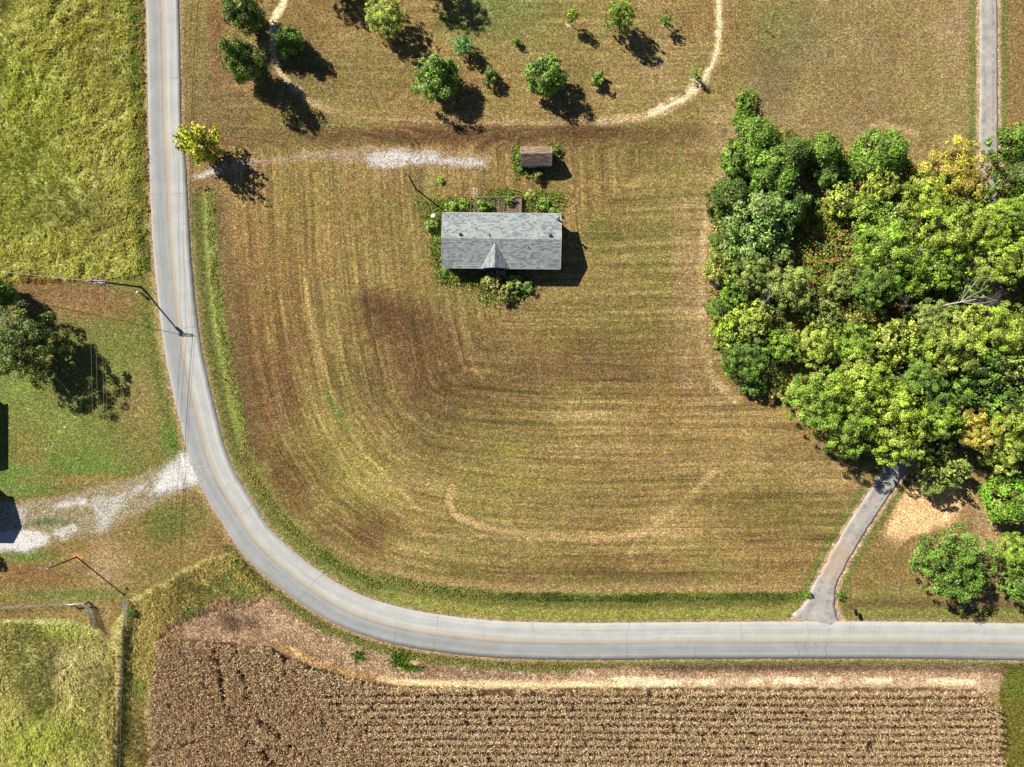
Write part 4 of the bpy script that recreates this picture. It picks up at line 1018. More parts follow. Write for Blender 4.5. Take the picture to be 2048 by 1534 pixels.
gy = 'young trees on the loop lawn'; gw = 'trees of the wood'; gs = 'round shrubs on the loop lawn'
T = [
 # loop lawn
 ('oak_tree', 'tall dark green tree with the longest shadow, west of the loop path', 'tree', gy, 487, 126, 42, 10.3, 'pine', 'oak', 4.9),
 ('oak_tree', 'dark green tree at the top edge beside the bare end of the path', 'tree', gy, 491, 22, 44, 8.5, 'pine', 'oak', 4.0),
 ('broadleaf_tree', 'small green tree standing inside the curve of the path, in oak shade', 'tree', gy, 579, 82, 30, 5.5, 'midpine', 'green', 2.6),
 ('broadleaf_tree', 'yellowing round tree with an airy crown at the top of the lawn', 'tree', gy, 771, 30, 45, 5.8, 'broad', 'ygl', 2.4),
 ('pine_tree', 'largest bright green pine on the loop lawn', 'tree', gy, 871, 156, 51, 6.4, 'pine', 'pine2', 2.9),
 ('pine_tree', 'bright green pine between two round shrubs, right of the larger pine', 'tree', gy, 1093, 148, 40, 6.0, 'midpine', 'pine2', 2.7),
 ('broadleaf_tree', 'small mint green round tree above the larger pine', 'tree', gy, 928, 92, 22, 3.3, 'mid', 'mint', 1.5),
 ('sapling', 'pale yellow green sapling with a ring of pale mulch at its foot', 'tree', gy, 1142, 29, 15, 4.2, 'shrub', 'yg', 1.2),
 ('broadleaf_tree', 'upright yellow green tree between two saplings at the top', 'tree', gy, 1241, 34, 30, 6.4, 'mid', 'yg2', 2.8),
 ('sapling', 'thin green sapling with a ragged open crown', 'tree', gy, 1337, 38, 17, 3.6, 'wisp', 'green', 1.2),
 ('sapling', 'almost bare sapling standing on the cream path', 'tree', gy, 1393, 143, 14, 3.2, 'wisp', 'yg2', 1.1),
 ('shrub', 'tiny conical shrub near the middle of the loop lawn', 'shrub', gs, 1034, 81, 9, 1.7, 'shrub', 'lime', .85),
 ('shrub', 'dark round shrub between the two pines', 'shrub', gs, 984, 157, 19, 2.5, 'shrub', 'cedar', 1.25),
 ('shrub', 'round shrub right of the smaller pine', 'shrub', gs, 1196, 155, 17, 2.3, 'shrub', 'lime', 1.15),
 ('broadleaf_tree', 'airy tree just beyond the top edge whose shadow falls left of the yellowing tree', 'tree', gy, 648, -52, 42, 6.5, 'broad', 'green', 2.4),
 ('broadleaf_tree', 'dense tree just beyond the top edge whose shadow falls above the mint green tree', 'tree', gy, 858, -54, 48, 6.8, 'broad', 'green', 2.6),
 ('yellow_tree', 'yellow leaved tree leaning over the road at the gravel entrance', 'tree', None, 399, 288, 44, 8.0, 'vase', 'yellow', 3.5),
 # left yard
 ('maple_tree', 'large dark green shade tree left of the power lines', 'tree', None, 44, 688, 80, 10.4, 'broad', 'dark', 5.0),
 ('pine_tree', 'bright green tree at the left edge under the service cable', 'tree', None, -8, 590, 36, 6.5, 'midpine', 'green', 2.8),
 ('shrub', 'clipped round shrub beyond the left edge below the gravel', 'shrub', None, -42, 1116, 20, 2.6, 'shrub', 'cedar', 1.2),
 # wood, upper edge
 ('bush', 'narrow vine covered bush forming the northern tip of the wood', 'bush', gw, 1488, 203, 18, 2.6, 'mid', 'lime', 1.3, 1.25),
 ('bush', 'small bright bush just below the northern tip of the wood', 'bush', gw, 1480, 236, 18, 2.2, 'mid', 'lime', 1.1),
 ('cedar_tree', 'olive cedar at the north corner of the wood, below the tip', 'tree', gw, 1512, 272, 46, 6.5, 'cedar', 'cedar2', 3.2),
 ('pine_tree', 'bright green pine on the west edge below the corner cedar', 'tree', gw, 1480, 318, 42, 6.5, 'midpine', 'pine2', 3.0),
 ('cedar_tree', 'cedar with a brown flank between corner cedar and twin cedars', 'tree', gw, 1583, 310, 44, 7.0, 'cedar', 'cedar', 3.4),
 ('cedar_tree', 'rounded deep green cedar on the north edge beside the mown notch', 'tree', gw, 1646, 303, 40, 6.8, 'cedar', 'cedar2', 3.3),
 ('pine_tree', 'small blue green pine in the hollow below the rounded cedar', 'tree', gw, 1652, 352, 26, 5.0, 'midpine', 'pine', 2.2),
 ('shrub', 'small vivid green shrub right of the small blue green pine', 'shrub', gw, 1690, 345, 24, 3.2, 'mid', 'pine2', 1.6),
 ('cedar_tree', 'wide free standing cedar right of the mown notch', 'tree', gw, 1765, 308, 56, 7.2, 'cedar', 'cedar2', 3.6),
 ('pine_tree', 'tall green pine inside the northwest corner', 'tree', gw, 1540, 350, 58, 8.0, 'pine', 'pine2', 3.7),
 ('cedar_tree', 'dark cedar on the west edge beside the large blue green pine', 'tree', gw, 1462, 390, 44, 7.0, 'cedar', 'cedar', 3.4),
 ('pine_tree', 'green pine with dark gaps right of the dark west edge cedar', 'tree', gw, 1572, 408, 46, 7.2, 'pine', 'pine', 3.3),
 ('pine_tree', 'largest blue green pine on the west side of the wood', 'tree', gw, 1512, 456, 78, 8.6, 'pine', 'bluepine', 4.0),
 ('cedar_tree', 'low dark cedar under the west side of the largest blue green pine', 'tree', gw, 1446, 486, 30, 5.0, 'cedar', 'cedar', 2.4),
 # wood, upper right
 ('maple_tree', 'orange tipped tree at the wood edge beside the narrow lane', 'tree', gw, 1902, 352, 74, 9.0, 'broad', 'orange', 3.6),
 ('maple_tree', 'yellow green tree directly below the free standing cedar', 'tree', gw, 1760, 372, 34, 6.0, 'mid', 'ygl', 2.4),
 ('maple_tree', 'yellow green tree left below the orange tipped tree', 'tree', gw, 1852, 392, 52, 8.0, 'broad', 'yg', 3.4),
 ('cedar_tree', 'bright cedar at the right edge above the other, east of the lane', 'tree', gw, 2034, 285, 44, 8.0, 'cedar', 'cedar2', 3.6),
 ('cedar_tree', 'cedar at the right edge just above where the lane vanishes', 'tree', gw, 2030, 358, 40, 7.5, 'cedar', 'cedar', 3.4),
 ('broadleaf_tree', 'grey green thin tree hanging over the end of the visible lane', 'tree', gw, 1972, 408, 44, 8.5, 'sparse', 'grey', 3.4),
 ('broadleaf_tree', 'small yellow green tree with reddish ground left of it', 'tree', gw, 1684, 400, 38, 5.5, 'mid', 'ygl', 2.6),
 ('broadleaf_tree', 'green tree between the small yellow one and the bare twigs', 'tree', gw, 1738, 434, 42, 6.5, 'mid', 'yg2', 3.0),
 ('broadleaf_tree', 'grey thin leaved tree with bare twigs below the free standing cedar', 'tree', gw, 1790, 430, 36, 7.0, 'sparse', 'grey', 2.8),
 ('maple_tree', 'wide bright green tree at the centre of the upper wood', 'tree', gw, 1778, 500, 70, 10.5, 'broad', 'yg2', 4.0),
 ('maple_tree', 'broad yellow green tree right of the centre tree', 'tree', gw, 1893, 462, 66, 11.0, 'broad', 'yg', 4.2),
 ('maple_tree', 'yellow green tree below the lane at the right, upper of two', 'tree', gw, 1962, 455, 52, 11.5, 'broad', 'yg', 4.0),
 ('maple_tree', 'bright tree at the right edge below the lane end', 'tree', gw, 2034, 430, 48, 11.0, 'broad', 'yg2', 4.0),
 ('maple_tree', 'vivid yellow green tree at the right edge above the dead tree', 'tree', gw, 1992, 528, 60, 12.0, 'broad', 'yg', 4.4),
 ('maple_tree', 'yellow green tree cut by the right edge above the dead tree', 'tree', gw, 2050, 505, 48, 11.0, 'broad', 'yg', 4.0),
 ('broadleaf_tree', 'olive tree left of the dark hollow behind the dead tree', 'tree', gw, 1880, 540, 42, 9.0, 'mid', 'yg2', 3.4),
 # wood, middle
 ('broadleaf_tree', 'yellowish bushy tree on the west edge below the blue green pine', 'tree', gw, 1444, 535, 36, 5.5, 'mid', 'ygl', 2.4),
 ('broadleaf_tree', 'grey green tree right of the yellowish west edge tree', 'tree', gw, 1502, 548, 44, 7.5, 'broad', 'grey', 3.2),
 ('broadleaf_tree', 'large grey green tree above the white dead branches', 'tree', gw, 1574, 574, 54, 9.0, 'broad', 'grey', 4.0),
 ('broadleaf_tree', 'lime green small tree on the west edge left of the dead branches', 'tree', gw, 1468, 590, 28, 5.0, 'mid', 'lime', 2.2),
 ('broadleaf_tree', 'tree with yellow and rusty leaves below the white dead branches', 'tree', gw, 1506, 640, 44, 6.5, 'mid', 'ygl', 2.6),
 ('broadleaf_tree', 'low green bushy tree on the west edge level with the dead tree', 'tree', gw, 1438, 618, 26, 3.6, 'mid', 'green', 1.7),
 ('broadleaf_tree', 'slim grey green tree beside the reddish clearing', 'tree', gw, 1676, 572, 32, 6.0, 'mid', 'grey', 2.8),
 ('maple_tree', 'green tree below the centre tree, beside the clearing', 'tree', gw, 1746, 574, 54, 9.5, 'broad', 'green', 3.8),
 ('broadleaf_tree', 'thin olive tree with rusty leaves in the middle of the wood', 'tree', gw, 1722, 638, 38, 6.5, 'sparse', 'olive', 3.2),
 ('broadleaf_tree', 'small grey green tree left of the middle olive tree', 'tree', gw, 1640, 630, 34, 6.0, 'mid', 'grey', 2.8),
 ('broadleaf_tree', 'silvery green round tree directly left of the dead tree', 'tree', gw, 1862, 638, 44, 9.0, 'broad', 'grey', 3.6),
 ('broadleaf_tree', 'yellow green tree at the southwest shoulder of the wood', 'tree', gw, 1462, 666, 42, 6.0, 'mid', 'yg', 2.6),
 ('broadleaf_tree', 'dense dark green tree at the southwest shoulder of the wood', 'tree', gw, 1492, 718, 52, 7.0, 'broad', 'green', 3.2),
 ('broadleaf_tree', 'small yellow edged tree right of the dense shoulder tree', 'tree', gw, 1562, 690, 38, 6.0, 'mid', 'yg2', 2.6),
 ('shrub', 'low green bushes below the dense shoulder tree', 'shrub', gw, 1508, 772, 30, 2.8, 'shrub', 'green', 1.4),
 ('shrub', 'small rusty shrub at the foot of the big bright grove', 'shrub', gw, 1548, 782, 16, 2.2, 'shrub', 'orange', 1.1),
 ('broadleaf_tree', 'light green tree above the left side of the big bright grove', 'tree', gw, 1632, 690, 46, 7.5, 'broad', 'ygl', 3.2),
 ('broadleaf_tree', 'light green tree above the middle of the big bright grove', 'tree', gw, 1706, 690, 50, 8.5, 'broad', 'yg2', 3.4),
 ('maple_tree', 'pale yellow green tree below the silvery tree', 'tree', gw, 1900, 690, 62, 11.0, 'broad', 'ygl', 4.2),
 ('maple_tree', 'yellow green tree at the right edge below the dead tree', 'tree', gw, 2012, 664, 56, 11.5, 'broad', 'yg', 4.2),
 ('maple_tree', 'olive green tree between pale tree and right edge, upper of two', 'tree', gw, 1962, 735, 44, 9.5, 'mid', 'green', 3.6),
 ('broadleaf_tree', 'thin rusty olive tree left of the dark hollow', 'tree', gw, 1862, 735, 42, 8.5, 'sparse', 'olive', 3.4),
 ('broadleaf_tree', 'grey twiggy tree at the right edge above the orange tree', 'tree', gw, 2030, 735, 44, 9.5, 'sparse', 'grey', 3.6),
 ('broadleaf_tree', 'green tree in front of the dark hollow near the right edge', 'tree', gw, 2000, 800, 46, 8.5, 'mid', 'green', 3.4),
 ('broadleaf_tree', 'light tree between the two light green trees and the pale tree', 'tree', gw, 1790, 680, 44, 8.5, 'mid', 'ygl', 3.4),
 # big bright grove on the south edge
 ('maple_tree', 'westernmost tree of the big bright grove', 'tree', gw, 1634, 796, 66, 10.0, 'broad', 'yg2', 4.0),
 ('maple_tree', 'tree of the big bright grove with its top above the others', 'tree', gw, 1726, 766, 66, 12.0, 'broad', 'yg', 4.4),
 ('maple_tree', 'tree at the front left of the big bright grove, above the lawn', 'tree', gw, 1692, 858, 60, 10.0, 'broad', 'yg2', 4.0),
 ('maple_tree', 'tree in the middle of the big bright grove', 'tree', gw, 1788, 818, 62, 12.0, 'broad', 'yg', 4.4),
 ('maple_tree', 'tree of the bright grove that overhangs the driveway', 'tree', gw, 1790, 880, 58, 10.5, 'broad', 'yg', 4.2),
 ('maple_tree', 'greener tree at the upper right of the big bright grove', 'tree', gw, 1836, 768, 48, 11.0, 'broad', 'green', 4.0),
 ('maple_tree', 'easternmost tree of the big bright grove', 'tree', gw, 1872, 838, 46, 10.5, 'broad', 'yg2', 4.0),
 ('maple_tree', 'orange yellow tree right of the big bright grove', 'tree', gw, 1948, 862, 46, 10.0, 'broad', 'orange', 3.8),
 ('maple_tree', 'bright tree at the right edge beside the orange yellow tree', 'tree', gw, 2020, 855, 52, 10.5, 'broad', 'yg', 4.0),
 ('maple_tree', 'yellow green tree at the lower right corner of the wood', 'tree', gw, 2010, 905, 44, 9.0, 'broad', 'ygl', 3.6),
 # along the hidden part of the lane
 ('broadleaf_tree', 'young green tree directly above the white leafless tree', 'tree', gw, 1930, 575, 40, 6.0, 'mid', 'yg2', 2.6),
 ('broadleaf_tree', 'young yellowish tree directly below the white leafless tree', 'tree', gw, 1936, 645, 42, 6.0, 'mid', 'ygl', 2.6),
 ('broadleaf_tree', 'dusky green tree in the dark hollow right of the bright grove', 'tree', gw, 1918, 780, 42, 7.0, 'mid', 'green', 3.0),
 ('broadleaf_tree', 'dark tree between the bright grove and the orange yellow tree', 'tree', gw, 1902, 846, 36, 7.5, 'mid', 'dark', 3.0),
 ('broadleaf_tree', 'small green tree in shade at the driveway bend below the grove', 'tree', gw, 1866, 898, 34, 6.0, 'mid', 'dark', 2.6),
 ('broadleaf_tree', 'slim light tree between the centre tree and the green tree below it', 'tree', gw, 1822, 560, 40, 8.0, 'mid', 'yg2', 3.2),
 ('broadleaf_tree', 'olive tree in the shade right of the pale yellow green tree', 'tree', gw, 1840, 700, 36, 8.0, 'mid', 'yg2', 3.0),
 # by the driveway
 ('broadleaf_tree', 'thin grey green tree over the orange bare soil', 'tree', None, 1862, 955, 36, 5.5, 'mid', 'grey', 2.2),
 ('broadleaf_tree', 'ragged feathery tree right of the thin one above the bare soil', 'tree', None, 1908, 936, 40, 7.0, 'sparse', 'grey', 3.0),
 ('cedar_tree', 'vivid green cedar at the right edge beside the bare soil', 'tree', None, 2026, 998, 54, 7.0, 'cedar', 'lime', 3.0),
 ('maple_tree', 'large round green tree on the lawn right of the driveway', 'tree', None, 1904, 1122, 82, 7.4, 'broad', 'green', 3.4, .92),
 ('broadleaf_tree', 'bright green tree cut by the right edge, next to the large round tree', 'tree', None, 2034, 1108, 46, 6.5, 'broad', 'yg2', 2.8),
 ('broadleaf_tree', 'lower green tree cut by the right edge beside the roadside lawn', 'tree', None, 2038, 1170, 36, 5.0, 'mid', 'green', 2.2),
]
for t in T: tree(*t)
# bushes round the house
B = [('overgrown bush at the northwest corner of the grey roofed house', 904, 416, 15, 1.4, 'bush'), ('bush left of the house below the satellite dish', 866, 450, 16, 1.8, 'bush'),
     ('bush between the left deck post and the house corner', 926, 410, 15, 1.3, 'yg2'), ('dense green bush growing through the rotten deck', 970, 411, 16, 2.2, 'lime'),
     ('small yellow green bush under the white tub on the deck', 1018, 402, 9, 1.9, 'yg2'), ('pale weedy bush right of the deck, upper', 1064, 394, 15, 1.1, 'ygl'), ('green bush right of the deck by the back wall', 1086, 410, 15, 1.2, 'bush'),
     ('weedy bush along the east end of the back wall', 1110, 424, 12, 1.2, 'yg2'), ('olive bush left of the front steps', 982, 566, 22, 2.0, 'olive'), ('olive bush below the front steps', 1008, 584, 22, 1.9, 'olive'),
     ('olive bush right of the front steps', 1030, 568, 22, 1.9, 'grey'), ('low green bush farthest right in front of the house', 1054, 572, 16, 1.3, 'green'),
     ('low weeds at the southwest corner of the house', 888, 546, 12, .9, 'green'), ('weedy bush on the left side of the shed', 1036, 318, 9, 1.1, 'yg2'), ('low bush at the southwest corner of the shed', 1040, 338, 8, .8, 'green'),
     ('bright bush at the northeast corner of the shed', 1110, 299, 8, 1.3, 'yg2'), ('thin weeds in the shadow below the shed', 1074, 352, 12, 1.6, 'olive'), ('straw coloured clump between the gravel and the back bushes', 880, 358, 10, .6, 'ygl'),
     ('bright bush where the ditch grass meets the driveway', 1614, 1188, 9, 1.0, 'lime'), ('green bush on the right of the driveway mouth', 1682, 1190, 10, .9, 'green'), ('green bush growing in the bottom left gate corner', 264, 1226, 9, 1.6, 'green'),
     ('low bushes on the west wall of the house', 872, 480, 10, .9, 'bush')]
for lb, u, v, r, h, c in B:
    tree('bush', lb, 'bush', None, u, v, r, h, 'shrub', c, h * .52, None, False)

WZ = [(905, 412, 44, 12, 60), (1075, 400, 40, 16, 70), (866, 440, 12, 18, 34), (870, 490, 8, 40, 30), (888, 552, 14, 12, 24), (985, 575, 22, 22, 50), (1030, 572, 26, 18, 60), (1034, 318, 8, 20, 26), (1112, 302, 9, 9, 16), (1066, 346, 18, 5, 14),
      (1004, 386, 20, 4, 22), (980, 410, 26, 12, 40), (940, 560, 30, 12, 30)]
wr = np.random.default_rng(40); wp_ = np.concatenate([np.stack([wr.normal(u, a * .6, k * 9), wr.normal(v, b * .6, k * 9)], 1) for u, v, a, b, k in WZ])
hq = (np.abs(wp_[:, 0] - 1003.6) < 112) & (np.abs(wp_[:, 1] - 488.4) < 49); sq_ = (np.abs(wp_[:, 0] - 1071.5) < 29) & (np.abs(wp_[:, 1] - 320.2) < 17); wp_ = wp_[~hq & ~sq_]
pts = np.stack([(wp_[:, 0] - 1024) * S, (767 - wp_[:, 1]) * S], 1)
def c_weed(x, y, r):
    pal = np.array([lin((130, 166, 60)), lin((170, 176, 84)), lin((110, 140, 56)), lin((196, 176, 120)), lin((150, 150, 80))]); return pal[r.choice(5, len(x), p=[.3, .25, .2, .1, .15])] * 1.4
blades('house_weeds', pts, .75, .11, 4, .7, c_weed, .16, 41, 'weeds growing round the house, the shed and the deck')

# dead trees and bare branches
def dead_mesh(name, seed, h, spread, levels=4, lean=(0, 0)):
    r = random.Random(seed); mb = MB()
    def grow(p, d, l, rad, lv):
        q = p; pts = [q]; rads = [rad]
        for s in range(3):
            d = (d + Vector((r.gauss(0, .13), r.gauss(0, .13), r.gauss(.02, .08)))).normalized(); q = q + d * l / 3; pts.append(q); rads.append(rad * (1 - .2 * (s + 1)))
        mb.tube(pts, rads, 5 if lv > 2 else 4, False)
        if lv > 0:
            for k in range(r.choice((3, 4)) if lv > 1 else 3):
                t = r.uniform(.35, 1); b = pts[min(3, int(t * 3))]
                nd = (d + Vector((r.gauss(0, spread), r.gauss(0, spread), r.gauss(0, spread * .5)))).normalized()
                grow(b, nd, l * r.uniform(.5, .8), rads[-1] * .8, lv - 1)
    grow(Vector((0, 0, 0)), Vector((lean[0], lean[1], 1)).normalized(), h, h * .03, levels)
    return mb.mesh(name, True)
def dead(label, u, v, z, h, seed, lean, spread=.6, levels=4, name='dead_tree'):
    g = P(u, v, z); root = empty(name, (g.x, g.y, 0)); tag(root, label, 'dead tree', 'dead trees in the wood')
    o = link('bare_branches', dead_mesh('bare_branches', seed, h, spread, levels, lean), root, M['dead_wood']); o.location = (0, 0, z * .6)
    if z > 0: MB().tube([(0, 0, -.1), (0, 0, z * .6 + .1)], [h * .04, h * .03], 7).build('trunk', M['bark'], root, True)
    return root
dead('large leafless white tree with spread branches at the right of the wood', 1892, 612, 10.5, 6.4, 3, (.9, .05), .55, 5)
dead('second leafless tree left of the large white one, smaller', 1846, 606, 10.5, 3.4, 5, (-.5, .1), .6, 4)
dead('white dead branches above the rusty leaved tree on the west side', 1540, 606, 9.0, 2.8, 8, (.2, .3), .8, 4)
dead('small bare snag among the southwest trees', 1514, 662, 8.0, 2.0, 9, (-.2, .1), .9, 3)
dead('bare twigs beside the grey thin leaved tree below the cedar', 1800, 420, 6.0, 2.0, 12, (.1, .2), .8, 4)
dead('bare branch lying across the reddish gap left of the pale right trees', 1868, 486, 12.0, 2.6, 15, (.8, -.3), .4, 3)

dead('bare grey twigs in the reddish clearing below the large pines', 1650, 500, 4.0, 1.8, 21, (.1, .1), .9, 4)
dead('bare grey twigs beside the small yellow green tree of the upper wood', 1712, 470, 4.5, 1.6, 22, (-.1, .2), .9, 4)
dead('bare twigs left of the dark hollow above the pale yellow green tree', 1834, 652, 7.0, 2.0, 23, (.3, .1), .8, 4)
dead('bare grey branches in the thin grey tree at the far right', 2012, 722, 9.0, 2.2, 24, (.5, 0), .8, 4)
dead('bare twigs on the west edge above the white dead branches', 1432, 575, 3.0, 1.4, 25, (-.2, .1), .9, 4)
# ------------------------------------------------------------------ undergrowth (stuff)
r = np.random.default_rng(321)
pts = scatter((1410, 185, 2110, 945), 3.4, 322, lambda u, v, x, y, rr: inpoly(WOOD, u, v) & (samp(IDE, x, y) > 6) & (rr.random(len(u)) < 1.9 * fbm(x * .18, y * .18, 3, 323) - .25))
n = len(pts); per = 34; N = n * per
rad = np.repeat(r.uniform(.3, 1.25, n), per); d = sph(r, N); d[:, 2] = np.abs(d[:, 2])
c = np.stack([np.repeat(pts[:, 0], per), np.repeat(pts[:, 1], per), np.zeros(N)], 1) + d * rad[:, None] * r.uniform(.5, 1, N)[:, None] * np.array([1, 1, 2.2])
pal = np.array([lin((120, 140, 60), LEAFK), lin((150, 160, 70), LEAFK), lin((90, 120, 46), LEAFK), lin((170, 130, 80), LEAFK), lin((150, 110, 80), LEAFK), lin((176, 176, 80), LEAFK)])
cc = np.repeat(pal[r.choice(6, n, p=[.22, .2, .2, .12, .12, .14])], per, 0) * r.uniform(.6, 1.4, N)[:, None]
me = np_mesh('undergrowth', leaf_cloud(c, d + r.normal(0, .5, (N, 3)) + np.array([0, 0, .5]), .24, r).reshape(-1, 3), np.arange(N * 4).reshape(-1, 4)); face_col(me, 'col', cc)
o = link('undergrowth', me, None, M['grass']); tag(o, 'mixed green and brown undergrowth on the floor of the wood', kind='stuff')

# loose stones lying on the gravel drives and spilled on the asphalt
rg = np.random.default_rng(61)
gp = scatter((-40, 290, 1000, 1125), 26, 62, lambda u, v, x, y, q: (samp(IG, x, y) > .45) & (samp(IRE, x, y) > 0))
sp = np.stack([rg.normal(402, 9, 260), rg.normal(936, 20, 260)], 1); sp = np.stack([(sp[:, 0] - 1024) * S, (767 - sp[:, 1]) * S], 1)
gp = np.concatenate([gp[rg.random(len(gp)) < .8], sp]); n = len(gp)
oc = np.array([[1, 0, 0], [0, 1, 0], [-1, 0, 0], [0, -1, 0], [0, 0, 1.]]); a = rg.uniform(0, 6.28, n); sz = rg.uniform(.035, .1, n)
zz = np.maximum(samp(IZ, gp[:, 0], gp[:, 1]), np.where(samp(IRE, gp[:, 0], gp[:, 1]) < 1, .045, -9))
v = oc[None] * rg.uniform(.7, 1.3, (n, 5, 1)) * sz[:, None, None]; v[:, :, 2] *= .6
vx = v[:, :, 0] * np.cos(a)[:, None] - v[:, :, 1] * np.sin(a)[:, None]; vy = v[:, :, 0] * np.sin(a)[:, None] + v[:, :, 1] * np.cos(a)[:, None]
vs = np.stack([vx + gp[:, :1], vy + gp[:, 1:], v[:, :, 2] + zz[:, None] + .004], -1)
me = np_mesh('gravel', vs.reshape(-1, 3), (np.arange(n)[:, None, None] * 5 + np.array([[0, 1, 4], [1, 2, 4], [2, 3, 4], [3, 0, 4]])[None]).reshape(-1, 3))
face_col(me, 'col', np.repeat(lin((244, 240, 232)) * rg.uniform(.5, 1.1, (n, 1)), 4, 0))
o = link('gravel', me, None, M['grass']); tag(o, 'loose white stones on the gravel drives', kind='stuff')

# ------------------------------------------------------------------ house with the grey roof
def wedge_shingles(L, slope_len, expo, wid, seed, t=.03):
    """shingles on a slope in local coords: x along eave 0..L, y up the slope 0..slope_len, z out of the slope"""
    r = random.Random(seed); out = []; k = 0; y = 0.0
    while y < slope_len - .02:
        x = -r.uniform(0, wid); y1 = min(y + expo * 1.12, slope_len)
        while x < L:
            w = wid * r.choice((.45, .7, 1.0, 1.25)); a, b = max(x, 0), min(x + w - .012, L)
            if b - a > .03: out.append((a, b, y + r.uniform(-.008, .008), y1, r.random(), t * r.uniform(.7, 1.4)))
            x += w
        y += expo; k += 1
    return out
def shingle_part(name, parent, mat, o, ex, ey, L, sl, expo, wid, seed, clip=None):
    o = Vector(o); ex = Vector(ex).normalized(); ey = Vector(ey).normalized(); ez = ex.cross(ey).normalized()
    mb = MB()
    for a, b, y0_, y1_, rv, t in wedge_shingles(L, sl, expo, wid, seed):
        if clip:
            a2, b2 = clip(y0_); a3, b3 = clip(y1_)
        else: a2, b2, a3, b3 = 0, L, 0, L
        pa0, pb0, pa1, pb1 = max(a, a2), min(b, b2), max(a, a3), min(b, b3)
        if pb0 - pa0 < .02: continue
        if pb1 <= pa1: pa1 = pb1 = (pa0 + pb0) / 2 if not clip else min(max((a3 + b3) / 2, pa0), pb0)
        q = lambda x, y, z: o + ex * x + ey * y + ez * z
        vs = [q(pa0, y0_, .004), q(pb0, y0_, .004), q(pb1, y1_, .002), q(pa1, y1_, .002), q(pa0, y0_, .004 + t), q(pb0, y0_, .004 + t), q(pb1, y1_, .006), q(pa1, y1_, .006)]
        mb.add(vs, [(4, 5, 6, 7), (0, 1, 5, 4), (1, 2, 6, 5), (3, 0, 4, 7)], rv)
    ob = mb.build(name, mat, parent); ob['kind'] = 'stuff'; return ob

def gable_building(root, L, W, eave, ridge, over, wall_mat, roof_mat, deck_mat, seed, expo, wid, th=.14):
    """ridge along x; L, W are the roof outline; returns the roof part"""
    hl, hw = L / 2, W / 2; wl, ww = hl - over, hw - over
    wz = eave + (ridge - eave) * over / hw - .02                       # wall top under the slope
    mb = MB(); b = .0
    for (ax, ay, bx, by) in ((-wl, -ww, wl, -ww), (wl, ww, -wl, ww)):
        mb.add([(ax, ay, b), (bx, by, b), (bx, by, wz), (ax, ay, wz)], [(0, 1, 2, 3)])
    for sx in (-1, 1):
        x = sx * wl; f = [(x, -ww, b), (x, ww, b), (x, ww, wz), (x, 0, wz + (ridge - eave) * ww / hw - .04), (x, -ww, wz)]
        mb.add(f if sx > 0 else f[::-1], [(0, 1, 2, 3, 4)])
    mb.build('wall', wall_mat, root)
    mb = MB(); e0, r0 = eave, ridge
    sec = [(-hw, e0), (0, r0), (hw, e0), (hw, e0 - th), (0, r0 - th), (-hw, e0 - th)]
    vs = [(-hl, y, z) for y, z in sec] + [(hl, y, z) for y, z in sec]
    mb.add(vs, [(0, 6, 7, 1), (1, 7, 8, 2), (2, 8, 9, 3), (3, 9, 10, 4), (4, 10, 11, 5), (5, 11, 6, 0), (0, 1, 4, 5), (1, 2, 3, 4), (11, 10, 7, 6), (10, 9, 8, 7)])
    roof = mb.build('roof', deck_mat, root)
    sl = math.hypot(hw, ridge - eave)
    shingle_part('shingles', roof, roof_mat, (-hl - .02, -hw - .02, e0), (1, 0, 0), (0, hw, ridge - eave), L + .04, sl + .02, expo, wid, seed)
    shingle_part('shingles', roof, roof_mat, (hl + .02, hw + .02, e0), (-1, 0, 0), (0, -hw, ridge - eave), L + .04, sl + .02, expo, wid, seed + 1)
    mb = MB(); rr = random.Random(seed + 2); x = -hl
    while x < hl - .05:
        x2 = min(x + .32, hl); d = .16; dz = d * (ridge - eave) / hw; up = .035 + rr.uniform(0, .012)
        mb.add([(x, -d, ridge - dz + up), (x2, -d, ridge - dz + up - .012), (x2, 0, ridge + up - .012), (x, 0, ridge + up), (x2, d, ridge - dz + up - .012), (x, d, ridge - dz + up)], [(0, 1, 2, 3), (3, 2, 4, 5)], rr.random())
        x = x2 + .004
    mb.build('ridge_cap', roof_mat, roof)
    return roof, wl, ww, wz

HC = G(1003.6, 488.4); house = empty('house', (HC.x, HC.y, 0), math.radians(-.6))
tag(house, 'long single storey house with grey shingle roof and small front gable', 'house')
HL, HW, HE, HR = 9.8, 4.52, 2.95, 4.5
roof, wl, ww, wz = gable_building(house, 2 * HL, 2 * HW, HE, HR, .42, M['siding'], M['shingle_grey'], M['fascia'], 5, .262, .62)
MB().box((0, 0, .1), (2 * wl - .1, 2 * ww - .1, .3)).build('foundation', M['concrete'], house)
for sy in (-1, 1): MB().beam((-HL, sy * (HW + .07), HE - .06), (HL, sy * (HW + .07), HE - .06), .11, .1).build('gutter', M['fascia'], house)
for sx in (-1, 1):
    f = MB()
    for sy in (-1, 1): f.beam((sx * (HL + .03), sy * HW, HE - .04), (sx * (HL + .03), 0, HR - .04), .05, .2)
    f.build('rake_board', M['white'], house)
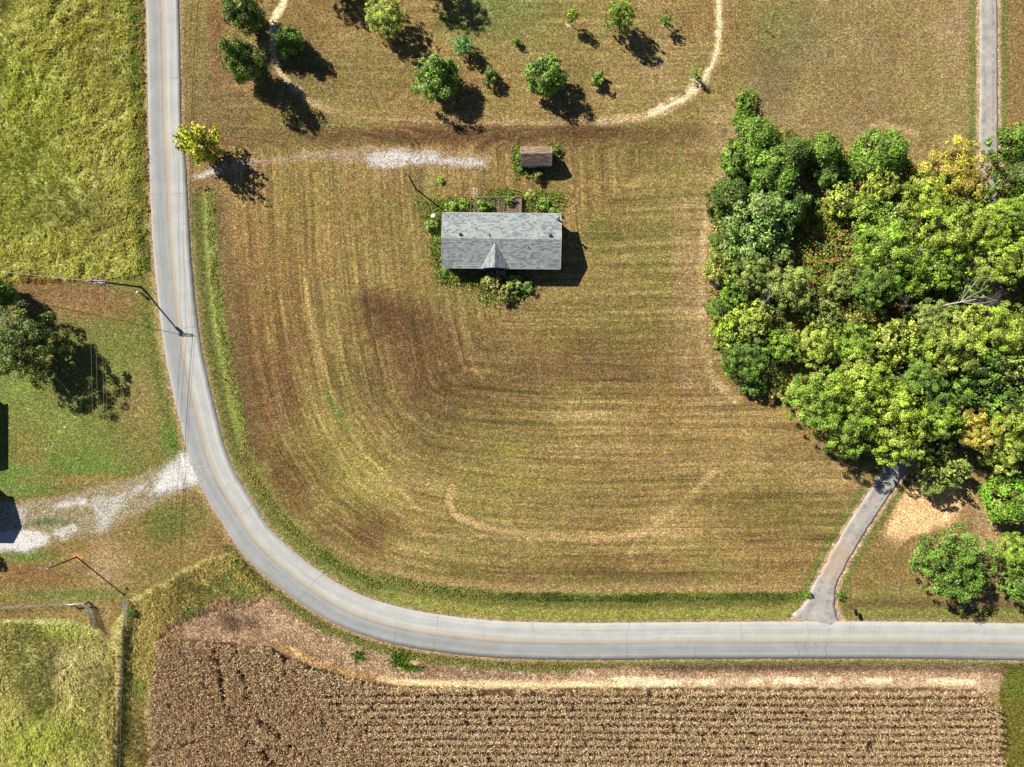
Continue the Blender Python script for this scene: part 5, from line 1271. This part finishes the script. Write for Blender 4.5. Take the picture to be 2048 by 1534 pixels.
# front gable over the porch: ridge runs down the picture
gx = (991 - 1003.6) * S * .97; gw_ = 2.35; gz0 = HE; grise = 1.4; gyf = -HW - .1
gyb = -HW + HW * (grise + .02) / (HR - HE)
mb = MB(); mb.add([(gx - gw_, gyf, gz0), (gx + gw_, gyf, gz0), (gx, gyf, gz0 + grise), (gx, gyb, gz0 + grise)], [(0, 2, 3), (1, 3, 2)])
pg = mb.build('porch_roof', M['fascia'], house)
gsl = math.hypot(gw_, grise); depth = gyb - gyf
shingle_part('shingles', pg, M['shingle_grey'], (gx - gw_, gyb, gz0 + .02), (0, -1, 0), (gw_, 0, grise), depth, gsl, .262, .5, 21, clip=lambda y: (depth * (1 - y / gsl), depth))
shingle_part('shingles', pg, M['shingle_grey'], (gx + gw_, gyf, gz0 + .02), (0, 1, 0), (-gw_, 0, grise), depth, gsl, .262, .5, 22, clip=lambda y: (0, depth * y / gsl))
mb = MB(); y = gyf - .05; rr = random.Random(4)
while y < gyb - .1:
    y2 = min(y + .32, gyb); z = gz0 + grise + .045 + rr.uniform(0, .012)
    mb.add([(gx - .16, y, z - .08), (gx - .16, y2, z - .09), (gx, y2, z - .012), (gx, y, z), (gx + .16, y2, z - .09), (gx + .16, y, z - .08)], [(3, 2, 1, 0), (5, 4, 2, 3)], rr.random()); y = y2 + .004
mb.build('ridge_cap', M['shingle_grey'], pg)
mb = MB(); mb.add([(gx - gw_ * .95, gyf - .02, gz0), (gx + gw_ * .95, gyf - .02, gz0), (gx, gyf - .02, gz0 + grise * .95)], [(0, 1, 2)]); mb.build('gable_end', M['blue'], house)
mb = MB(); mb.beam((gx - gw_, gyf - .09, gz0), (gx + .5, gyf - .09, gz0 + .02), .12, .1); mb.build('porch_trim', M['blue'], house)
for px in (gx - 1.9, gx + 1.9): MB().box((px, -HW - .02, 1.6), (.12, .12, 2.6)).build('porch_post', M['white'], house)
stoop = MB()
for k in range(4): stoop.box((gx + .9, -HW - .25 - .3 * k, .45 - .1 * k - .2), (1.5, .3, .9 - .2 * k))
stoop.build('steps', M['concrete'], house)
for sx in (.22, 1.58):
    rl = MB(); rl.beam((gx + sx, -HW, 1.5), (gx + sx, -HW - 1.3, .95), .05, .05)
    for k in range(4): rl.beam((gx + sx, -HW - .05 - .4 * k, .5), (gx + sx, -HW - .05 - .4 * k, 1.48 - .16 * k), .03, .03)
    rl.build('railing', M['white'], house)
def window(x, y, w, h, z, sy):
    f = MB(); d = sy * .03
    for a, b in (((x - w / 2, y + d, z), (x + w / 2, y + d, z)), ((x - w / 2, y + d, z + h), (x + w / 2, y + d, z + h)), ((x - w / 2, y + d, z), (x - w / 2, y + d, z + h)), ((x + w / 2, y + d, z), (x + w / 2, y + d, z + h)), ((x - w / 2, y + d, z + h / 2), (x + w / 2, y + d, z + h / 2))): f.beam(a, b, .07, .07)
    fo = f.build('window', M['white'], house); MB().box((x, y + sy * .008, z + h / 2), (w, .012, h)).build('pane', M['glass'], fo)
for x in (-7.2, -4.6, 2.6, 5.0, 7.6): window(x, -ww, 1.1, 1.2, 1.2, -1)
for x in (-7.0, -3.0, 4.5, 7.4): window(x, ww, 1.0, 1.0, 1.3, 1)
for x, sy in ((gx + .9, -1), (.2, 1)):
    d = MB().box((x, sy * (ww + .02), 1.45), (.95, .05, 2.05)).build('door', M['white'], house)
    MB().box((x + .38, sy * (ww + .06), 1.4), (.05, .05, .05)).build('handle', M['dark'], d)
def roof_pt(u, v, lift=0.0):
    """house-local point on the roof seen at photo pixel u,v"""
    z = 3.7
    for _ in range(6):
        q = P(u, v, z) - HC; z = HE + (HR - HE) * (1 - min(1, abs(q.y) / HW))
    q = P(u, v, z) - HC; return Vector((q.x, q.y, z + lift))
for u, v in ((921, 470), (1101, 470.5)):
    p = roof_pt(u, v); b = MB(); b.box((p.x, p.y, p.z + .14), (.34, .34, .3), 0, None, .9); b.box((p.x, p.y, p.z + .3), (.44, .44, .06)); b.build('roof_vent', M['dark'], house)
for u, v, rr_, hh in ((979, 471.5, .1, .32), (951, 456, .09, .4), (899, 449.5, .045, .3), (893, 462.5, .045, .3), (1057, 493.5, .06, .3), (1063, 508.5, .05, .28)):
    p = roof_pt(u, v); b = MB(); b.tube([p - Vector((0, 0, .1)), p + Vector((0, 0, hh))], rr_, 8); b.tube([p + Vector((0, 0, -.02)), p + Vector((0, 0, .05))], [rr_ * 2.2, rr_ * 1.2], 8); b.build('vent_pipe', M['dark'] if u != 951 else M['galv'], house, True)
p = roof_pt(1115, 438); b = MB(); b.tube([p - Vector((0, 0, .1)), p + Vector((0, 0, 1.35))], .15, 10); b.tube([p + Vector((0, 0, 1.4)), p + Vector((0, 0, 1.5)), p + Vector((0, 0, 1.66))], [.27, .27, .06], 12)
b.build('chimney_flue', M['galv'], house, True)
p = P(888, 428, 3.2) - HC; b = MB(); b.tube([(p.x, p.y, 1.0), (p.x, p.y, 4.6)], .035, 6); b.tube([(p.x, p.y, 4.6), (p.x + .06, p.y + .1, 4.7), (p.x + .1, p.y + .22, 4.62)], .05, 6); b.build('service_mast', M['galv'], house, True)
# satellite dish on a short post by the west wall
g = G(868, 436); sd = empty('satellite_dish', g); tag(sd, 'small white satellite dish on a post left of the house', 'satellite dish')
MB().tube([(0, 0, -.05), (0, 0, 1.5)], .04, 7).build('post', M['galv'], sd, True)
vs = []; fs = []; nrm = Vector((-.2, .45, .9)).normalized(); ax = nrm.cross(Vector((1, 0, 0))).normalized(); ay = nrm.cross(ax)
for k in range(4):
    for j in range(14):
        a = 2 * math.pi * j / 14; rad_ = .42 * k / 3
        vs.append(Vector((0, 0, 1.6)) + (ax * math.cos(a) + ay * math.sin(a)) * rad_ + nrm * rad_ * rad_ * .5)
for k in range(3):
    for j in range(14): fs.append((k * 14 + j, k * 14 + (j + 1) % 14, (k + 1) * 14 + (j + 1) % 14, (k + 1) * 14 + j))
MB().add(vs, fs).build('dish', M['white'], sd, True)
MB().tube([Vector((0, 0, 1.55)) - ax * .35, Vector((0, 0, 1.6)) + nrm * .5], .018, 5).build('feed_arm', M['galv'], sd)
# rotten deck behind the house
g = G(993, 410); dk = empty('deck', (g.x, g.y, 0)); tag(dk, 'rotten wooden deck overgrown behind the house', 'deck')
def dl(u, v, z=0.0): q = P(u, v, z); return Vector((q.x - g.x, q.y - g.y, z))
rr = random.Random(9)
for k in range(7):
    u = 1032.5 + k * 1.75
    o = MB().beam(dl(u, 394 + rr.uniform(0, 1), .78 + rr.uniform(-.01, .01)), dl(u - .6, 428, .78 + rr.uniform(-.03, .01)), .125, .035, rr.random()).build('plank', M['deck_wood'], dk)
for k in range(9):
    v = 394 + k * 1.9 + rr.uniform(-.2, .2)
    MB().beam(dl(1009 + rr.uniform(0, 3), v + 14, .62 + rr.uniform(-.06, .05)), dl(1031, v + 14 + rr.uniform(-.5, .5), .74), .125, .035, rr.random()).build('plank', M['deck_wood'], dk)
for k in range(16):
    if k in (3, 7, 8, 12): continue
    u = 950 + k * 3.6
    MB().beam(dl(u, 398 + rr.uniform(0, 6), .6 + rr.uniform(-.12, .04)), dl(u + rr.uniform(-1, 1), 427, .62 + rr.uniform(-.08, .03)), .14, .035, rr.random()).build('plank', M['deck_wood'], dk)
MB().beam(dl(955, 395, .95), dl(1043, 392.5, 1.0), .14, .12).build('rail', M['deck_wood'], dk)
MB().beam(dl(958, 398, .75), dl(1040, 396, .75), .09, .2).build('beam', M['deck_wood'], dk)
MB().beam(dl(1043, 393, 1.0), dl(1042.5, 427, 1.0), .12, .1).build('rail', M['deck_wood'], dk)
MB().beam(dl(942, 406, .95), dl(940, 428, .95), .12, .1).build('rail', M['deck_wood'], dk)
MB().beam(dl(947, 408, .6), dl(948, 428, .6), .3, .05).build('plank', M['deck_wood'], dk)
MB().beam(dl(1008, 403, .9), dl(1007, 426, .9), .14, .12).build('beam', M['deck_wood'], dk)
for u, v in ((955, 395), (985, 394), (1015, 393), (1043, 392.5), (1043, 410), (942, 406), (941, 424), (1008, 403)):
    q = dl(u, v, .95); MB().beam((q.x, q.y, -.05), (q.x, q.y, 1.02), .1, .1).build('post', M['deck_wood'], dk)
q = P(1026, 401, .95); tb = empty('plastic_chair', (q.x, q.y, .78)); tag(tb, 'white plastic chair standing on the rotten deck', 'chair')
MB().box((0, 0, .42), (.48, .46, .05), .2).build('seat', M['white'], tb); MB().box((.05, .24, .68), (.46, .05, .5), .2, None, 1, (-.15, 0)).build('backrest', M['white'], tb)
for sx in (-.19, .19):
    for sy in (-.18, .18): MB().beam((sx, sy, 0), (sx, sy, .42), .05, .05).build('leg', M['white'], tb)
for i in range(2):
    for j in range(4):
        q = G(948 + i * 6.2 + random.Random(i * 7 + j).uniform(-.5, .5), 377.5 + j * 5.0, 0)
        o = MB().box((0, 0, .02), (.36, .36, .08), random.Random(i + j).uniform(-.08, .08), random.Random(i * 3 + j).random(), .94).build('stepping_stone', M['paver'])
        o.location = (q.x, q.y, float(samp(IZ, np.array([q.x]), np.array([q.y]))[0]) + .01)
        tag(o, 'pale stepping stone behind the deck, %s column, %s' % (('left', 'right')[i], ('topmost', 'second from the top', 'third from the top', 'lowest, nearest the deck')[j]), 'paver', 'stepping stones behind the deck')

# shed
SC = G(1071.5, 320.2); shed = empty('shed', (SC.x, SC.y, 0), math.radians(.7)); tag(shed, 'small shed with brown shingle roof north of the house', 'shed')
sroof, swl, sww, swz = gable_building(shed, 5.1, 3.16, 2.2, 3.45, .1, M['shed_wall'], M['shingle_brown'], M['fascia'], 61, .2, .45, .1)
for sx in (-1, 1):
    f = MB()
    for sy in (-1, 1): f.beam((sx * 2.575, sy * 1.58, 2.17), (sx * 2.575, 0, 3.42), .04, .13)
    f.build('rake_board', M['white'], shed)
d = MB().box((-.6, -sww - .025, 1.0), (1.5, .04, 1.85)).build('door', M['siding'], shed); MB().box((0, -sww - .06, 1.0), (.06, .04, .14)).build('handle', M['dark'], d)
# two buildings beyond the left edge: only their shadows enter the picture
def side_house(name, label, u0, v0, u1, v1, eave, ridge, seed, along):
    a = G(u0, v1); b = G(u1, v0); c = (a + b) / 2; L = b.x - a.x; W = b.y - a.y
    rt = empty(name, (c.x, c.y, 0), 0 if along == 'x' else math.pi / 2); tag(rt, label, 'building')
    if along == 'y': L, W = W, L
    gable_building(rt, L, W, eave, ridge, .35, M['siding'], M['shingle_grey'], M['fascia'], seed, .3, .8)
    f = MB()
    for q in (((-.6, 0, .9), (.6, 0, .9)), ((-.6, 0, 2.1), (.6, 0, 2.1)), ((-.6, 0, .9), (-.6, 0, 2.1)), ((.6, 0, .9), (.6, 0, 2.1))): f.beam(q[0], q[1], .08, .08)
    for sgn, yy in ((-1, -W / 2 + .33), (1, W / 2 - .33)):
        fo = f.build('window', M['white'], rt) if sgn < 0 else link('window', fo.data, rt); fo.location = (0, yy, 0)
        MB().box((0, 0, 1.5), (1.15, .02, 1.15)).build('pane', M['glass'], fo)
    return rt
side_house('farmhouse', 'farmhouse beyond the left edge whose straight shadow reaches the green lawn', -230, 778, -22, 908, 3.1, 4.6, 71, 'y')
side_house('garage', 'garage beyond the left edge whose shadow lies on the white gravel', -120, 966, -8, 1058, 2.8, 4.2, 75, 'x')

# ------------------------------------------------------------------ poles, wires, lamps
HP = 9.6
pb = G(283, 574); ptop = P(181, 561.5, HP)
up = empty('utility_pole', (pb.x, pb.y, 0)); tag(up, 'leaning power pole with double crossarm and transformer left of the road', 'utility pole')
tp = ptop - pb; tp.z = HP
MB().tube([(0, 0, -.3), tp * .35, tp * .7, tp], [.17, .15, .13, .11], 10).build('pole', M['pole_wood'], up, True)
for dy in (-.16, .16):
    MB().beam((tp.x - .35, tp.y + dy, HP - .35), (tp.x + 2.05, tp.y + dy - .1, HP - .35), .1, .12).build('crossarm', M['galv'], up)
for k, fx in enumerate((-.25, .55, 1.55, 2.0)):
    MB().tube([(tp.x + fx, tp.y, HP - .3), (tp.x + fx, tp.y, HP - .1), (tp.x + fx, tp.y, HP + .02)], [.05, .08, .03], 8).build('insulator', M['white'], up, True)
a70 = tp * .84
MB().tube([(a70.x + .55, a70.y - .35, HP * .84 - .5), (a70.x + .55, a70.y - .35, HP * .84 + .35), (a70.x + .55, a70.y - .35, HP * .84 + .45)], [.27, .27, .18], 12).build('transformer', M['galv'], up, True)
br = MB(); br.beam((a70.x, a70.y, HP * .84), (a70.x + .5, a70.y - .3, HP * .84), .06, .06); br.beam((tp.x * .93, tp.y * .93, HP * .9), (tp.x + 1.6, tp.y, HP - .42), .05, .05); br.build('brace', M['galv'], up)
# conductors run down and up the picture to poles outside the frame
def sag(a, b, s, n=24):
    return [Vector(a).lerp(Vector(b), i / n) - Vector((0, 0, 4 * s * (i / n) * (1 - i / n))) for i in range(n + 1)]
for k, (fx, z, lab) in enumerate(((-.25, HP, 'westernmost overhead wire of the power line'), (.55, HP, 'second overhead wire from the west of the power line'), (1.55, HP, 'third overhead wire from the west, close beside the fourth'), (2.0, HP, 'fourth overhead wire from the west, on the crossarm end'), (3.4, HP - 1.6, 'easternmost and lowest overhead wire of the power line'))):
    x = pb.x + tp.x + fx; y = pb.y + tp.y
    pts = sag((x + 1.0, y + 62, z + .4), (x, y, z), 1.1)[:-1] + sag((x, y, z), (x - .7, y - 108, z + .3), 2.0)
    w = MB().tube(pts, .016, 5).build('power_wire', M['wire'], None); tag(w, lab, 'wire', 'wires of the power line')
w = MB().tube(sag((pb.x + tp.x * 1.0, pb.y + tp.y, HP - .3), P(-120, 530, 5.2), .5), .035, 6).build('service_cable', M['cable'], None); tag(w, 'thick grey cable running from the leaning power pole to the left edge', 'cable')
# rust-coloured yard pole
pb2 = G(153, 1114); pt2 = P(93, 1138, 7.8); lp = empty('lamp_post', (pb2.x, pb2.y, 0)); tag(lp, 'rust coloured wooden yard light pole above the gate', 'lamp post')
t2 = pt2 - pb2; t2.z = 7.8
MB().tube([(0, 0, -.3), t2 * .5, t2], [.14, .12, .1], 9).build('pole', M['pole_rust'], lp, True)
for dx in (0, .13):
    MB().tube([(t2.x + dx, t2.y, 7.6), (t2.x + .3 + dx, t2.y + .45, 7.75), (t2.x + .62 + dx, t2.y + .9, 7.7)], .028, 6).build('bracket_arm', M['galv'], lp, True)
MB().tube([(t2.x + .66, t2.y + .95, 7.45), (t2.x + .66, t2.y + .95, 7.6), (t2.x + .66, t2.y + .95, 7.8)], [.2, .16, .06], 10).build('lamp', M['galv'], lp, True)
MB().beam((t2.x - .1, t2.y - .05, 7.55), (t2.x + .2, t2.y + .05, 7.55), .12, .5).build('control_box', M['white'], lp)
# pole behind the house
pb3 = G(832, 378); pt3 = P(817.5, 351, 7.0); hp = empty('utility_pole', (pb3.x, pb3.y, 0)); tag(hp, 'dark bare pole northwest of the grey roofed house', 'utility pole')
t3 = pt3 - pb3; t3.z = 7.0
MB().tube([(0, 0, -.3), t3 * .5, t3], [.15, .13, .11], 9).build('pole', M['pole_wood'], hp, True)
MB().tube([t3 + Vector((0, 0, -.3)), t3 + Vector((.22, .1, -.25))], .035, 6).build('bracket', M['galv'], hp, True)
# thin stake shadow near the lamp post
g = G(146, 1136); st = MB().tube([(0, 0, -.1), (0, 0, 1.7)], .03, 6).build('stake', M['pole_rust']); st.location = (g.x, g.y, 0); tag(st, 'thin stake in the grass beside the rust coloured pole', 'stake')
# white marker post by the power pole, and the stake in the north lawn
def marker(u, v, h, label, rad_):
    g = G(u, v); rt = empty('marker_post', (g.x, g.y, 0)); tag(rt, label, 'marker post')
    MB().tube([(0, 0, -.1), (0, 0, h * .82)], rad_, 8).build('post', M['galv'], rt, True); MB().tube([(0, 0, h * .8), (0, 0, h * .97), (0, 0, h)], [rad_ * 1.9, rad_ * 1.9, rad_ * .8], 8).build('cap', M['white'], rt, True)
marker(281, 586, 1.1, 'white marker post beside the foot of the leaning power pole', .11)
marker(1533, 62, 1.3, 'lone white capped stake in the north lawn', .06)
# road sign on the inside of the bend
g = G(429, 743); sg = empty('road_sign', (g.x, g.y, -.1)); tag(sg, 'road sign seen edge on beside the inside of the bend', 'road sign')
MB().beam((0, 0, -.1), (0, 0, 2.1), .06, .05).build('post', M['galv'], sg)
pl = MB(); s_ = .42; yy = .05; pl.add([(-s_, yy, 1.75), (0, yy, 1.75 - s_), (s_, yy, 1.75), (0, yy, 1.75 + s_), (-s_, yy + .02, 1.75), (0, yy + .02, 1.75 - s_), (s_, yy + .02, 1.75), (0, yy + .02, 1.75 + s_)], [(0, 1, 2, 3), (7, 6, 5, 4), (0, 4, 5, 1), (1, 5, 6, 2), (2, 6, 7, 3), (3, 7, 4, 0)])
pl.build('plate', M['sign_back'], sg); sg.rotation_euler = (0, 0, .12)
# mailbox at the driveway mouth
g = G(1704, 1217); mx = empty('mailbox', (g.x, g.y, 0)); tag(mx, 'black mailbox on a post right of the driveway mouth', 'mailbox'); mx.rotation_euler = (0, 0, math.radians(8)); mx.scale = (1.3, 1.3, 1.15)
MB().beam((0, 0, -.1), (0, 0, 1.05), .1, .1).build('post', M['pole_wood'], mx); MB().beam((0, .1, .98), (0, -.55, .98), .09, .06).build('bracket', M['pole_wood'], mx)
b = MB(); n_ = 9; pr_ = [(-.16, 1.02), (.16, 1.02)] + [(.16 * math.cos(math.pi * k / 8), 1.25 + .16 * math.sin(math.pi * k / 8)) for k in range(9)]
vs = [(x, .12, z) for x, z in pr_] + [(x, -.6, z) for x, z in pr_]; m_ = len(pr_)
b.add(vs, [tuple(range(m_)), tuple(range(2 * m_ - 1, m_ - 1, -1))] + [(i, i + m_, (i + 1) % m_ + m_, (i + 1) % m_) for i in range(m_)]); b.build('box', M['black'], mx)
MB().box((0, -.615, 1.2), (.3, .025, .34)).build('door', M['white'], mx); MB().box((.175, -.3, 1.4), (.02, .2, .06)).build('flag', M['red_wood'], mx)
# reddish plank rail by the gravel entrance
g = G(407.5, 373.5); bn = empty('plank_rail', (g.x, g.y, -.05), math.radians(8)); tag(bn, 'short reddish brown plank on two posts beside the gravel entrance', 'rail')
MB().box((0, 0, .72), (1.2, .3, .07)).build('plank', M['red_wood'], bn)
for sx in (-.45, .5): MB().beam((sx, 0, -.2), (sx, 0, .7), .1, .1).build('post', M['pole_wood'], bn)
# mulch rings and stones
for u, v, r_, lb in ((1138, 48, 7, 'pale mulch ring under the yellow green sapling'), (1387, 156, 7, 'pale mulch ring under the almost bare sapling'), (1329, 51, 4, 'small mulch ring under the ragged sapling')):
    b = MB(); rr = random.Random(u); vs = [(0, 0, .1)] + [(math.cos(2 * math.pi * k / 16) * r_ * S * rr.uniform(.7, 1.2), math.sin(2 * math.pi * k / 16) * r_ * S * rr.uniform(.7, 1.2), -.01) for k in range(16)]
    b.add(vs, [(0, 1 + k, 1 + (k + 1) % 16) for k in range(16)]); o = b.build('mulch_ring', M['mulch'], None, True); q = G(u, v); o.location = (q.x, q.y, .03); tag(o, lb, 'mulch', 'mulch rings of the saplings')
ico = None
STN = [(57, 819, 3), (67, 825, 2), (121, 807, 2.6), (135, 809, 2), (131, 832, 2), (150, 834, 2.4), (122, 841, 1.8), (130, 855, 3.2), (101, 856, 2.2), (120, 862, 2.4), (123, 865, 2), (108, 853, 1.6), (114, 878, 1.8), (106, 887, 2.2), (104, 893, 2.2), (92, 899, 2.4), (90, 855, 1.4)]
def stone_mesh(seed):
    rr = np.random.default_rng(seed); b = MB(); vs = []; fs = []
    for k, (z, q) in enumerate(((0, .9), (.35, 1.0), (.7, .6))):
        for j in range(7): a = 2 * math.pi * j / 7 + k * .3; vs.append((math.cos(a) * q * rr.uniform(.75, 1.2), math.sin(a) * q * rr.uniform(.75, 1.2), z * rr.uniform(.8, 1.1)))
    vs.append((0, 0, .8))
    for k in range(2):
        for j in range(7): fs.append((k * 7 + j, k * 7 + (j + 1) % 7, (k + 1) * 7 + (j + 1) % 7, (k + 1) * 7 + j))
    for j in range(7): fs.append((14 + j, 14 + (j + 1) % 7, 21))
    return b.add(vs, fs).mesh('stone')
SM = [stone_mesh(k) for k in range(4)]
for k, (u, v, r_) in enumerate(STN):
    o = link('stone', SM[k % 4], None, M['stone']); q = G(u, v); z = float(samp(IZ, np.array([q.x]), np.array([q.y]))[0])
    o.location = (q.x, q.y, z - .03); o.scale = (r_ * S, r_ * S * .8, r_ * S * .4); o.rotation_euler = (0, 0, k * 1.3)
    tag(o, 'pale stone in the scattered line on the green lawn below the shade tree' if k > 1 else ('larger pale stone lying alone far left of the scattered line', 'smaller pale stone right beside the larger lone stone')[k], 'stone', 'pale stones on the left lawn')

# ------------------------------------------------------------------ fences and gates, bottom left
fg = G(70, 1211); fn = empty('wire_fence', (fg.x, fg.y, 0)); tag(fn, 'woven wire fence with thin posts left of the open gates', 'fence')
def fl(u, v, z=0.0): q = G(u, v); return Vector((q.x - fg.x, q.y - fg.y, z))
fx = [-88, -42, 4, 49, 96, 142]; fy = lambda u: 1214 - (u + 0) * .062
for u in fx: MB().beam(fl(u, fy(u), -.2), fl(u, fy(u), 1.35), .07, .07).build('post', M['pole_wood'], fn)
for z in (.12, .4, .68, .96, 1.24): MB().tube([fl(u, fy(u), z + (.02 if i % 2 else 0)) for i, u in enumerate([-88, -42, 4, 49, 96, 142, 176])], .012, 4).build('wire', M['galv'], fn)
b = MB(); u = -88
while u < 174: b.tube([fl(u, fy(u), .1), fl(u, fy(u), 1.25)], .009, 3, False); u += 2.6
o = b.build('wire_mesh', M['galv'], fn); o['kind'] = 'stuff'
for u, v, rr_ in ((142, 1205, .1), (177, 1203, .12)): MB().tube([fl(u, v, -.2), fl(u, v, 1.5)], rr_, 9).build('brace_post', M['cable'], fn, True)
MB().tube([fl(142, 1205, 1.2), fl(177, 1203, 1.2)], .1, 9).build('brace_rail', M['white'], fn, True)
def gate(name, label, u0, v0, u1, v1):
    a = G(u0, v0); c = G(u1, v1) - a; rt = empty('metal_gate', (a.x, a.y, 0)); tag(rt, label, 'gate', 'open metal gates')
    for f in (0, 1): MB().tube([c * f + Vector((0, 0, .12)), c * f + Vector((0, 0, 1.38))], .035, 7).build('stile', M['gate_metal'], rt, True)
    for z in (.12, .36, .6, .86, 1.12, 1.38): MB().tube([Vector((0, 0, z)), c + Vector((0, 0, z))], .04 if z in (.12, 1.38) else .032, 6).build('rail', M['gate_metal'], rt, True)
    b = MB(); n_ = 26
    for k in range(1, n_): b.tube([c * (k / n_) + Vector((0, 0, .12)), c * (k / n_) + Vector((0, 0, 1.38))], .02, 4, False)
    o = b.build('bar', M['gate_metal'], rt); o['kind'] = 'stuff'
    MB().tube([Vector((0, 0, -.2)) - c * .012, Vector((0, 0, 1.65)) - c * .012], .08, 9).build('gate_post', M['cable'], rt, True)
gate('metal_gate', 'grey metal gate left of the overgrown fence line, swung into the grass', 178, 1204, 197, 1254)
gate('metal_gate', 'grey metal gate at the head of the overgrown fence line', 257, 1201, 256, 1252)
# overgrown fence line running down from the right gate
g0 = G(254, 1256); of = empty('wire_fence', (g0.x, g0.y, 0)); tag(of, 'overgrown fence line running from the gate to the bottom edge', 'fence')
FL = catmull([(254, 1256), (251, 1330), (246, 1420), (240, 1500), (236, 1600)], 8)
for k in range(0, len(FL), 3):
    q = G(*FL[k]) - g0; MB().beam((q.x, q.y, -.2), (q.x + .02, q.y, 1.3), .09, .09).build('post', M['pole_wood'], of)
for z in (.3, .75, 1.2): MB().tube([G(u, v, z) - g0 for u, v in FL], .012, 4).build('wire', M['galv'], of)
rng = np.random.default_rng(88); pts = np.array([G(u + rng.normal(2, 7), v + rng.normal(0, 5))[:2] for u, v in resample(FL, .45)])
blades('fence_weeds', pts, .8, .1, 6, .4, lambda x, y, r: np.where(r.random(len(x))[:, None] < .55, lin((110, 140, 56)), lin((120, 96, 76))), .15, 89, 'weeds tangled in the overgrown fence line')

for t_ in list(bpy.data.meshes):
    pass
print('tris', sum(len(o.data.polygons) for o in bpy.data.objects if o.type == 'MESH'), 'objects', len(bpy.data.objects))
